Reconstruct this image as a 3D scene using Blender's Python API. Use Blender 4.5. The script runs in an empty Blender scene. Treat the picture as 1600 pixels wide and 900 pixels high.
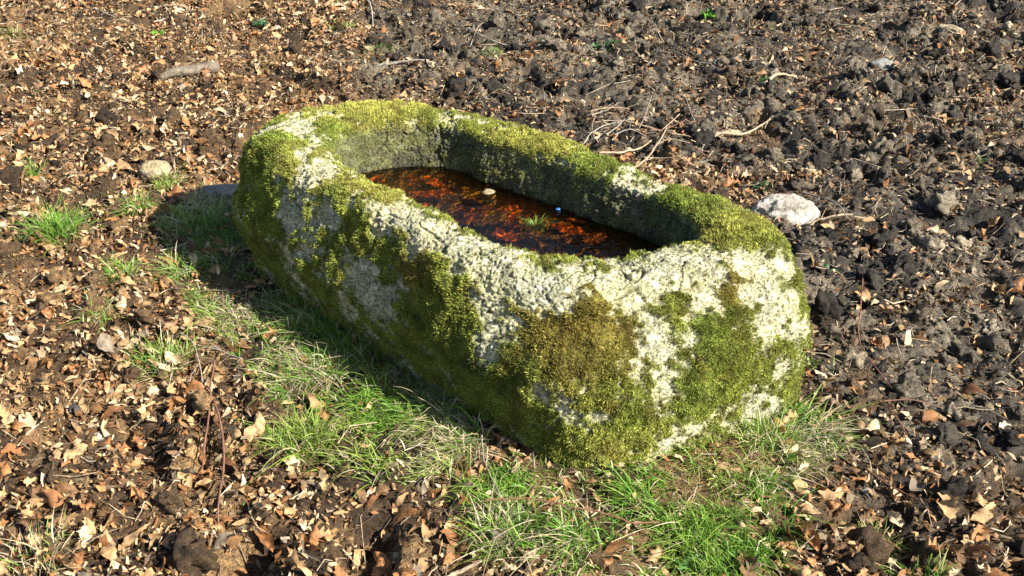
import bpy, math, random
import numpy as np
from mathutils import Vector

rng = np.random.default_rng(7)
random.seed(7)
S = bpy.context.scene
COL = S.collection

# ------------------------------------------------------------------ camera, sky, sun, exposure
CAM_H, PITCH, HFOV = 1.6, 31.0, 54.0
cam = bpy.data.cameras.new("camera")
cam.sensor_width = 36.0
cam.angle = math.radians(HFOV)
cam.clip_start = 0.05
cam.clip_end = 3000.0
cam_ob = bpy.data.objects.new("camera", cam)
COL.objects.link(cam_ob)
cam_ob.location = (0, 0, CAM_H)
cam_ob.rotation_euler = (math.radians(90 - PITCH), 0, 0)
S.camera = cam_ob

SUN_EL = 36.5
SUN_DIR = np.array([0.89, -0.456])
SUN_DIR = SUN_DIR / np.linalg.norm(SUN_DIR)
W = bpy.data.worlds.new("World")
S.world = W
W.use_nodes = True
wn = W.node_tree
bg = wn.nodes["Background"]
sky = wn.nodes.new("ShaderNodeTexSky")
sky.sky_type = 'NISHITA'
sky.sun_disc = False
sky.sun_elevation = math.radians(SUN_EL)
sky.sun_rotation = math.atan2(SUN_DIR[0], SUN_DIR[1])
wn.links.new(sky.outputs[0], bg.inputs[0])
bg.inputs[1].default_value = 0.06
sun = bpy.data.lights.new("sun", 'SUN')
sun.energy = 5.0
sun.angle = math.radians(0.5)
sun.color = (1.0, 0.93, 0.82)
sun_ob = bpy.data.objects.new("sun", sun)
COL.objects.link(sun_ob)
ce = math.cos(math.radians(SUN_EL))
sv = Vector((SUN_DIR[0] * ce, SUN_DIR[1] * ce, math.sin(math.radians(SUN_EL))))
sun_ob.rotation_euler = (-sv).to_track_quat('-Z', 'Y').to_euler()
sun_ob.location = (6, -1, 5)
S.view_settings.view_transform = 'Standard'
S.view_settings.look = 'None'
S.view_settings.gamma = 1.0
S.view_settings.use_curve_mapping = False
S.view_settings.exposure = 1.65

# ------------------------------------------------------------------ numeric helpers
def _hash(ix, iy, iz, seed):
    h = (ix.astype(np.uint32) * np.uint32(374761393) + iy.astype(np.uint32) * np.uint32(668265263)
         + iz.astype(np.uint32) * np.uint32(2147483647) + np.uint32((seed * 974634777) & 0xFFFFFFFF))
    h = (h ^ (h >> np.uint32(13))) * np.uint32(1274126177)
    h = (h ^ (h >> np.uint32(16))) * np.uint32(2246822519)
    return h ^ (h >> np.uint32(15))

def noise(p, freq, seed=0):
    """gradient noise, about -1..1, at points p (n,3)"""
    with np.errstate(over='ignore'):
        q = np.asarray(p, float) * freq + 1000.37
        i = np.floor(q).astype(np.int64)
        f = q - i
        w = f * f * f * (f * (f * 6 - 15) + 10)
        out = 0
        for dx in (0, 1):
            wx = w[:, 0] if dx else 1 - w[:, 0]
            for dy in (0, 1):
                wy = w[:, 1] if dy else 1 - w[:, 1]
                for dz in (0, 1):
                    wz = w[:, 2] if dz else 1 - w[:, 2]
                    h = _hash(i[:, 0] + dx, i[:, 1] + dy, i[:, 2] + dz, seed)
                    gx = (h & np.uint32(1023)).astype(float) / 511.5 - 1
                    gy = ((h >> np.uint32(10)) & np.uint32(1023)).astype(float) / 511.5 - 1
                    gz = ((h >> np.uint32(20)) & np.uint32(1023)).astype(float) / 511.5 - 1
                    out = out + wx * wy * wz * (gx * (f[:, 0] - dx) + gy * (f[:, 1] - dy) + gz * (f[:, 2] - dz))
    return out * 1.5

def sstep(a, b, x):
    t = np.clip((x - a) / (b - a), 0, 1)
    return t * t * (3 - 2 * t)

_f = 800 / math.tan(math.radians(HFOV / 2))
_p = math.radians(PITCH)
def gp(px, py, z=0.0):
    """ground point seen at pixel (px, py) of the 1600x900 photograph"""
    d = np.array([(px - 800) / _f, math.cos(_p) - (py - 450) / _f * math.sin(_p), -math.sin(_p) - (py - 450) / _f * math.cos(_p)])
    t = (z - CAM_H) / d[2]
    return np.array([d[0] * t, d[1] * t])

def inpoly(x, y, poly):
    r = np.zeros(x.shape, bool)
    n = len(poly)
    for k in range(n):
        x1, y1 = poly[k]
        x2, y2 = poly[(k + 1) % n]
        c = ((y1 > y) != (y2 > y)) & (x < (x2 - x1) * (y - y1) / (y2 - y1 + 1e-12) + x1)
        r ^= c
    return r

def mk(name, V, F, mat=None, col=None, smooth=True, extra=None):
    """mesh from arrays; F is (n,3) or (n,4) or a list of such"""
    me = bpy.data.meshes.new(name)
    V = np.asarray(V, np.float32)
    Fs = F if isinstance(F, (list, tuple)) else [F]
    Fs = [np.asarray(f, np.int32) for f in Fs if len(f)]
    tot = np.concatenate([np.full(len(f), f.shape[1], np.int32) for f in Fs])
    idx = np.concatenate([f.ravel() for f in Fs])
    me.vertices.add(len(V))
    me.vertices.foreach_set('co', V.ravel())
    me.loops.add(len(idx))
    me.loops.foreach_set('vertex_index', idx)
    me.polygons.add(len(tot))
    st = np.zeros(len(tot), np.int32)
    st[1:] = np.cumsum(tot)[:-1]
    me.polygons.foreach_set('loop_start', st)
    me.polygons.foreach_set('loop_total', tot)
    me.polygons.foreach_set('use_smooth', np.full(len(tot), smooth, bool))
    if col is not None:
        a = me.attributes.new('Col', 'FLOAT_COLOR', 'POINT')
        c = np.ones((len(V), 4), np.float32)
        c[:, :3] = col
        a.data.foreach_set('color', c.ravel())
    for k, v in (extra or {}).items():
        a = me.attributes.new(k, 'FLOAT', 'POINT')
        a.data.foreach_set('value', np.asarray(v, np.float32))
    me.update()
    me.validate()
    if mat:
        me.materials.append(mat)
    return me

def ob(name, me, label=None, cat=None, group=None, kind=None, loc=(0, 0, 0), rot=(0, 0, 0), parent=None):
    o = bpy.data.objects.new(name, me)
    COL.objects.link(o)
    o.location = loc
    o.rotation_euler = rot
    if label: o['label'] = label
    if cat: o['category'] = cat
    if group: o['group'] = group
    if kind: o['kind'] = kind
    if parent: o.parent = parent
    return o

# ------------------------------------------------------------------ materials
def newmat(name):
    m = bpy.data.materials.new(name)
    m.use_nodes = True
    nt = m.node_tree
    return m, nt, nt.nodes["Principled BSDF"], nt.nodes["Material Output"]

def N(nt, t, **kw):
    n = nt.nodes.new(t)
    for k, v in kw.items():
        if k in n.inputs: n.inputs[k].default_value = v
        else: setattr(n, k, v)
    return n

def noise_node(nt, scale, detail=4, rough=0.6, obj=True):
    tc = N(nt, "ShaderNodeTexCoord")
    t = N(nt, "ShaderNodeTexNoise")
    t.inputs["Scale"].default_value = scale
    t.inputs["Detail"].default_value = detail
    t.inputs["Roughness"].default_value = rough
    nt.links.new(tc.outputs["Object"], t.inputs["Vector"])
    return t

def ramp(nt, src, pts):
    r = N(nt, "ShaderNodeValToRGB")
    el = r.color_ramp.elements
    while len(el) > 1: el.remove(el[-1])
    el[0].position = pts[0][0]; el[0].color = (*pts[0][1], 1)
    for p, c in pts[1:]:
        e = el.new(p); e.color = (*c, 1)
    nt.links.new(src, r.inputs[0])
    return r

def mixc(nt, mode, a, b, fac=1.0):
    m = N(nt, "ShaderNodeMix", data_type='RGBA', blend_type=mode)
    for i, v in ((0, fac), (6, a), (7, b)):
        if hasattr(v, 'is_output'): nt.links.new(v, m.inputs[i])
        elif isinstance(v, (tuple, list)): m.inputs[i].default_value = (*v, 1)
        else: m.inputs[i].default_value = v
    return m.outputs[2]

def bump(nt, h, dist, strength=1.0, prev=None):
    b = N(nt, "ShaderNodeBump")
    b.inputs["Distance"].default_value = dist
    b.inputs["Strength"].default_value = strength
    nt.links.new(h, b.inputs["Height"])
    if prev is not None: nt.links.new(prev, b.inputs["Normal"])
    return b.outputs["Normal"]

def attr_col(nt, name='Col'):
    a = N(nt, "ShaderNodeAttribute")
    a.attribute_name = name
    return a

def mat_soil(name, rough=0.85, spec=0.35):
    m, nt, bs, out = newmat(name)
    c = attr_col(nt).outputs["Color"]
    n1 = noise_node(nt, 60, 6, 0.7)
    r1 = ramp(nt, n1.outputs["Fac"], [(0.32, (0.35, 0.33, 0.32)), (0.5, (0.95, 0.95, 0.95)), (0.66, (1.7, 1.65, 1.5))])
    n2 = noise_node(nt, 260, 4, 0.7)
    r2 = ramp(nt, n2.outputs["Fac"], [(0.38, (0.4, 0.4, 0.4)), (0.62, (1.5, 1.47, 1.38))])
    k = mixc(nt, 'MULTIPLY', c, r1.outputs[0])
    k = mixc(nt, 'MULTIPLY', k, r2.outputs[0])
    nt.links.new(k, bs.inputs["Base Color"])
    bs.inputs["Roughness"].default_value = rough
    bs.inputs["Specular IOR Level"].default_value = spec
    b = bump(nt, n1.outputs["Fac"], 0.022)
    b = bump(nt, n2.outputs["Fac"], 0.008, 1.0, b)
    nt.links.new(b, bs.inputs["Normal"])
    return m

def mat_foliage(name, trans=0.35, rough=0.5, objcol=False, veins=0.35, spec=0.3, vscale=70):
    m, nt, bs, out = newmat(name)
    if objcol:
        c = N(nt, "ShaderNodeObjectInfo").outputs["Color"]
    else:
        c = attr_col(nt).outputs["Color"]
    if veins:
        n1 = noise_node(nt, vscale, 5, 0.65)
        r1 = ramp(nt, n1.outputs["Fac"], [(0.3, (1 - veins * 1.6,) * 3), (0.55, (1.0,) * 3), (0.75, (1 + veins,) * 3)])
        c = mixc(nt, 'MULTIPLY', c, r1.outputs[0])
        nt.links.new(bump(nt, n1.outputs["Fac"], 0.003, 0.7), bs.inputs["Normal"])
    nt.links.new(c, bs.inputs["Base Color"])
    bs.inputs["Roughness"].default_value = rough
    bs.inputs["Specular IOR Level"].default_value = spec
    tr = N(nt, "ShaderNodeBsdfTranslucent")
    nt.links.new(c, tr.inputs["Color"])
    mx = N(nt, "ShaderNodeMixShader")
    mx.inputs[0].default_value = trans
    nt.links.new(bs.outputs[0], mx.inputs[1])
    nt.links.new(tr.outputs[0], mx.inputs[2])
    nt.links.new(mx.outputs[0], out.inputs[0])
    return m

def mat_wood(name, a, b, scale=40):
    m, nt, bs, out = newmat(name)
    n1 = noise_node(nt, scale, 5, 0.65)
    r = ramp(nt, n1.outputs["Fac"], [(0.3, a), (0.7, b)])
    nt.links.new(r.outputs[0], bs.inputs["Base Color"])
    nt.links.new(bump(nt, n1.outputs["Fac"], 0.006), bs.inputs["Normal"])
    bs.inputs["Roughness"].default_value = 0.75
    bs.inputs["Specular IOR Level"].default_value = 0.3
    return m

def mat_rock(name, dark, mid, light, scale=30):
    m, nt, bs, out = newmat(name)
    n1 = noise_node(nt, scale, 8, 0.72)
    n2 = noise_node(nt, scale * 6, 4, 0.7)
    r = ramp(nt, n1.outputs["Fac"], [(0.32, dark), (0.46, mid), (0.6, light)])
    r2 = ramp(nt, n2.outputs["Fac"], [(0.35, (0.6,) * 3), (0.6, (1.15,) * 3)])
    nt.links.new(mixc(nt, 'MULTIPLY', r.outputs[0], r2.outputs[0]), bs.inputs["Base Color"])
    b = bump(nt, n1.outputs["Fac"], 0.02)
    nt.links.new(bump(nt, n2.outputs["Fac"], 0.004, 1.0, b), bs.inputs["Normal"])
    bs.inputs["Roughness"].default_value = 0.9
    bs.inputs["Specular IOR Level"].default_value = 0.2
    return m

def mat_trough():
    m, nt, bs, out = newmat("lichened_granite")
    mo = attr_col(nt, 'moss').outputs["Fac"]
    c = attr_col(nt).outputs["Color"]
    n1 = noise_node(nt, 45, 8, 0.72)
    n2 = noise_node(nt, 170, 5, 0.7)
    r1 = ramp(nt, n1.outputs["Fac"], [(0.30, (0.42, 0.42, 0.36)), (0.43, (0.8, 0.8, 0.75)), (0.58, (1.05, 1.05, 1.02)), (0.72, (1.3, 1.3, 1.22))])
    r2 = ramp(nt, n2.outputs["Fac"], [(0.39, (0.20, 0.20, 0.14)), (0.50, (0.9, 0.9, 0.87)), (0.64, (1.4, 1.4, 1.32))])
    k = mixc(nt, 'MULTIPLY', c, r1.outputs[0])
    k = mixc(nt, 'MULTIPLY', k, r2.outputs[0])
    nt.links.new(k, bs.inputs["Base Color"])
    bs.inputs["Roughness"].default_value = 0.9
    bs.inputs["Specular IOR Level"].default_value = 0.15
    tc = N(nt, "ShaderNodeTexCoord")
    vo = N(nt, "ShaderNodeTexVoronoi"); vo.inputs["Scale"].default_value = 34
    dm = N(nt, "ShaderNodeVectorMath", operation='ADD')
    nt.links.new(tc.outputs["Object"], dm.inputs[0])
    sc_ = N(nt, "ShaderNodeVectorMath", operation='SCALE'); sc_.inputs["Scale"].default_value = 0.03
    nt.links.new(n1.outputs["Color"], sc_.inputs[0]); nt.links.new(sc_.outputs[0], dm.inputs[1])
    nt.links.new(dm.outputs[0], vo.inputs["Vector"])
    rv = ramp(nt, vo.outputs["Distance"], [(0.30, (1.22, 1.22, 1.18)), (0.42, (0.9, 0.9, 0.85)), (0.55, (0.8, 0.82, 0.72))])
    nt.links.new(mixc(nt, 'MULTIPLY', k, rv.outputs[0]), bs.inputs["Base Color"])
    b = bump(nt, n1.outputs["Fac"], 0.007)
    b = bump(nt, n2.outputs["Fac"], 0.0045, 1.0, b)
    nt.links.new(b, bs.inputs["Normal"])
    return m

def mat_water():
    m, nt, bs, out = newmat("tea_brown_water")
    nt.nodes.remove(bs)
    n1 = noise_node(nt, 28, 3, 0.6)
    b = bump(nt, n1.outputs["Fac"], 0.014, 0.5)
    tr = N(nt, "ShaderNodeBsdfTransparent")
    tr.inputs["Color"].default_value = (0.93, 0.68, 0.34, 1)
    gl = N(nt, "ShaderNodeBsdfGlossy")
    gl.inputs["Roughness"].default_value = 0.02
    gl.inputs["Color"].default_value = (1, 1, 1, 1)
    nt.links.new(b, gl.inputs["Normal"])
    fr = N(nt, "ShaderNodeFresnel")
    fr.inputs["IOR"].default_value = 1.33
    nt.links.new(b, fr.inputs["Normal"])
    mx = N(nt, "ShaderNodeMixShader")
    nt.links.new(fr.outputs[0], mx.inputs[0])
    nt.links.new(tr.outputs[0], mx.inputs[1])
    nt.links.new(gl.outputs[0], mx.inputs[2])
    nt.links.new(mx.outputs[0], out.inputs[0])
    return m

M_soil = mat_soil("soil", 0.72, 0.35)
M_clod = mat_soil("clod_soil", 0.72, 0.35)
M_litter = mat_foliage("leaf_litter", 0.12, 0.6, False, 0.5, 0.3, 45)
M_leaf = mat_foliage("dead_leaf", 0.12, 0.55, True, 0.4, 0.35, 60)
M_grass = mat_foliage("grass_blade", 0.35, 0.45, False, 0.0, 0.3)
M_moss = mat_foliage("moss_shoots", 0.25, 0.8, False, 0.0, 0.1)
M_trough = mat_trough()
M_water = mat_water()

# ------------------------------------------------------------------ trough frame (ground plane axes)
TA = np.array([0.73, -0.68]); TA /= np.linalg.norm(TA)      # along, towards the near end
TN = np.array([-TA[1], TA[0]])                              # across, away from the camera
TC = np.array([-0.03, 2.46])
def to_st(x, y):
    dx, dy = x - TC[0], y - TC[1]
    return dx * TA[0] + dy * TA[1], dx * TN[0] + dy * TN[1]

# ------------------------------------------------------------------ ground
def mud_weight(x, y):
    x0 = np.interp(y, [0.5, 1.5, 1.9, 2.4, 3.0, 3.5, 4.0, 5.0, 6.0, 8.0], [1.2, 1.0, 0.82, 0.66, 0.7, 0.35, -0.25, -0.95, -0.8, -0.3])
    p = np.stack([x, y, np.zeros_like(x)], 1)
    w = (x - x0) / 0.35 + 1.3 * noise(p, 1.7, 3) + 0.7 * noise(p, 4.5, 4)
    w = w - 2.2 * np.exp(-(((x - 0.75) / 0.55) ** 2 + ((y - 3.55) / 0.3) ** 2))
    w = w - 1.2 * np.exp(-(((x - 1.2) / 0.5) ** 2 + ((y - 1.75) / 0.3) ** 2))
    return sstep(-0.6, 0.9, w)

def ground_h(x, y):
    p = np.stack([x, y, np.zeros_like(x)], 1)
    mw = mud_weight(x, y)
    rad = np.hypot(x, y - 3.5)
    near = 1 - sstep(5, 9, rad)
    big = 0.035 * noise(p, 0.9, 11) + 0.02 * noise(p, 2.3, 12)
    q = p + 0.03 * np.stack([noise(p, 9, 31), noise(p, 9, 32), 0 * x], 1)
    dome = lambda v: v / (v + 0.22) * 1.22
    b1 = dome(np.abs(noise(q, 6.5, 13)))
    b2 = dome(np.abs(noise(q, 15, 14)))
    b3 = dome(np.abs(noise(q, 34, 15)))
    rough = (0.6 + 0.6 * sstep(-0.3, 0.5, noise(p, 1.3, 16)))
    s, t = to_st(x, y)
    by = np.maximum(np.abs(s + 0.03) / 1.0, np.abs(t) / 0.6)
    calm = 0.25 + 0.75 * sstep(0.85, 1.35, by)
    hol = sstep(0.28, 0.62, noise(p, 3.6, 27) + 0.4 * noise(p, 9, 28))
    b0 = 0.034 * noise(q, 4.2, 18) - 0.085 * hol
    clod = b0 + (b1 - 0.6) * (0.036 + 0.018 * mw) + (b2 - 0.6) * (0.024 + 0.014 * mw) + (b3 - 0.6) * (0.009 + 0.006 * mw)
    fine = 0.005 * noise(p, 62, 17) + 0.003 * noise(p, 110, 19)
    return (big * calm + (clod * rough + fine) * calm) * near

XS = np.concatenate([-np.geomspace(500, 3.75, 26), np.linspace(-3.7, 3.7, 830), np.geomspace(3.75, 500, 26)])
yy = [0.7]
while yy[-1] < 6.9: yy.append(yy[-1] + 0.0055 + 0.0016 * max(0, yy[-1] - 1.5))
YS = np.concatenate([-np.geomspace(500, 0.3, 26) + 0.9, np.array(yy), np.geomspace(7.0, 600, 26)])
gx, gy = np.meshgrid(XS, YS)
nx, ny = len(XS), len(YS)
fx, fy = gx.ravel(), gy.ravel()
fz = ground_h(fx, fy)
GH = fz.reshape(ny, nx)
def gh(x, y):
    x = np.atleast_1d(np.asarray(x, float)); y = np.atleast_1d(np.asarray(y, float))
    i = np.clip(np.searchsorted(XS, x) - 1, 0, nx - 2); j = np.clip(np.searchsorted(YS, y) - 1, 0, ny - 2)
    u = (x - XS[i]) / (XS[i + 1] - XS[i]); v = (y - YS[j]) / (YS[j + 1] - YS[j])
    return (GH[j, i] * (1 - u) + GH[j, i + 1] * u) * (1 - v) + (GH[j + 1, i] * (1 - u) + GH[j + 1, i + 1] * u) * v

BROWN = np.array([0.062, 0.036, 0.017]); TAN = np.array([0.235, 0.148, 0.070]); MUD = np.array([0.019, 0.015, 0.011]); MUDL = np.array([0.165, 0.140, 0.104])
def soil_col(x, y, seed=0):
    p = np.stack([x, y, np.zeros_like(x)], 1)
    mw = mud_weight(x, y)[:, None] * (1 - 0.55 * sstep(0.25, 0.65, noise(p, 4.2, 25) + 0.5 * noise(p, 13, 26)))[:, None]
    a = sstep(-0.4, 0.5, noise(p, 5, 21 + seed) + 0.6 * noise(p, 19, 22 + seed))[:, None]
    b = sstep(-0.5, 0.6, noise(p, 6, 23 + seed) + 0.6 * noise(p, 23, 24 + seed))[:, None]
    br = (BROWN * (1 - a) + TAN * a) * (0.5 + 0.6 * sstep(-0.4, 0.4, noise(p, 1.6, 29) + 0.5 * noise(p, 4, 30)))[:, None]
    mu = MUD * (1 - b) + MUDL * b
    return br * (1 - mw) + mu * mw
ii = (np.arange(ny - 1)[:, None] * nx + np.arange(nx - 1)[None, :]).ravel()
gF = np.stack([ii, ii + 1, ii + nx + 1, ii + nx], 1)
ground = ob("ground", mk("ground", np.stack([fx, fy, fz], 1), gF, M_soil, soil_col(fx, fy)), "churned woodland soil, brown with leaves at one side and dark grey mud at the other", None, None, "structure")

# ------------------------------------------------------------------ stone trough
#             far end       far-left       left far       left mid       left near     near-left     near end      near end      near-right   right near    right mid     right far     far-right
LIP   = [(-.68, .02), (-.60, -.13), (-.40, -.165), (-.10, -.195), (.14, -.19), (.31, -.15), (.41, -.05), (.50, .08), (.535, .20), (.40, .285), (.10, .295), (-.22, .28), (-.54, .225)]
SHO   = [(-.92, .03), (-.82, -.23), (-.52, -.30), (-.12, -.315), (.20, -.315), (.44, -.25), (.60, -.06), (.70, .12), (.73, .255), (.60, .37), (.10, .405), (-.28, .415), (-.72, .30)]
MID   = [(-.93, .03), (-.84, -.30), (-.55, -.375), (-.14, -.38), (.20, -.395), (.525, -.355), (.71, -.11), (.785, .11), (.80, .28), (.64, .41), (.10, .44), (-.30, .44), (-.75, .33)]
BAS   = [(-.86, .02), (-.79, -.27), (-.50, -.335), (-.14, -.345), (.20, -.36), (.54, -.35), (.70, -.16), (.775, .05), (.80, .28), (.62, .39), (.10, .42), (-.30, .42), (-.70, .30)]
ZADD  = [.012, .018, .004, .0, .002, -.004, -.006, .0, .0, .0, .0, .006, .008]
LIP, SHO, MID, BAS = (np.array(a, float) for a in (LIP, SHO, MID, BAS))
ZADD = np.array(ZADD)
CEN = LIP.mean(0)
def shrink(a, d):
    v = a - CEN
    L = np.linalg.norm(v * np.array([0.55, 1.0]), axis=1)[:, None]
    return a - v * (d / np.maximum(L, 0.1))
def lev(a, z, k=1.0): return np.concatenate([a, (z + ZADD * k)[:, None]], 1)
axis_line = np.stack([CEN[0] + (LIP[:, 0] - CEN[0]) * 0.25, CEN[1] + (LIP[:, 1] - CEN[1]) * 0.02], 1)
levels = [lev(axis_line, .232, 0), lev(shrink(LIP, .12), .236, 0), lev(shrink(LIP, .075), .246, 0), lev(shrink(LIP, .045), .292, .3), lev(shrink(LIP, .024), .36, .8),
          lev(shrink(LIP, .002), .410), lev(LIP * .5 + SHO * .5, .425), lev(shrink(LIP * .12 + SHO * .88, .0), .408), lev(SHO * .72 + MID * .28, .35), lev(MID, .22, .5), lev(MID * .5 + BAS * .5, .09, .2), lev(BAS, .0, 0), lev(shrink(BAS, .03), -.10, 0),
          lev(np.stack([BAS[:, 0] * .3, BAS[:, 1] * .03], 1), -.12, 0)]
LV = np.array(levels)                                     # (nl, 13, 3)
def catmull(P, t, periodic):
    n = len(P)
    i = np.floor(t).astype(int); f = (t - i)
    if periodic: g = lambda k: P[(i + k) % n]
    else: g = lambda k: P[np.clip(i + k, 0, n - 1)]
    f = f.reshape((-1,) + (1,) * (P.ndim - 1))
    return 0.5 * (2 * g(0) + (g(1) - g(-1)) * f + (2 * g(-1) - 5 * g(0) + 4 * g(1) - g(2)) * f ** 2 + (3 * g(0) - g(-1) - 3 * g(1) + g(2)) * f ** 3)
def build_trough(NU=1150, NV=460):
    tt = np.linspace(0, 13, 4001)
    c = catmull(LV[8], tt, True)
    L = np.concatenate([[0], np.cumsum(np.linalg.norm(np.diff(c, axis=0), axis=1))])
    tu = np.interp(np.linspace(0, L[-1], NU, endpoint=False), L, tt)
    G = catmull(np.swapaxes(LV, 0, 1), tu, True)          # (NU, nl, 3)
    G = np.swapaxes(G, 0, 1)
    tv = np.linspace(0, len(levels) - 1, 3001)
    pr = catmull(G, tv, False)
    d = np.linalg.norm(np.diff(pr, axis=0), axis=2).mean(1)
    w = np.interp(0.5 * (tv[1:] + tv[:-1]), [0, 1, 2.2, 11.2, 12, 13], [0.25, 0.5, 1, 1, 0.3, 0.15])
    Lv = np.concatenate([[0], np.cumsum(d * w)])
    tvv = np.interp(np.linspace(0, Lv[-1], NV), Lv, tv)
    Gv = catmull(G, tvv, False)                           # (NV, NU, 3) in s,t,z
    X = TC[0] + Gv[..., 0] * TA[0] + Gv[..., 1] * TN[0]
    Y = TC[1] + Gv[..., 0] * TA[1] + Gv[..., 1] * TN[1]
    return np.stack([X, Y, Gv[..., 2]], 2), tvv
def grid_normals(P):
    du = np.roll(P, -1, 1) - np.roll(P, 1, 1)
    dv = np.gradient(P, axis=0)
    n = np.cross(du, dv)
    return n / np.maximum(np.linalg.norm(n, axis=2, keepdims=True), 1e-9)
TP, TV = build_trough()
NV_, NU_ = TP.shape[:2]
TNn = grid_normals(TP)
rim_row = int(np.argmin(np.abs(TV - 6)))
if TNn[rim_row, :, 2].mean() < 0: TNn = -TNn; FLIP = True
else: FLIP = False
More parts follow.
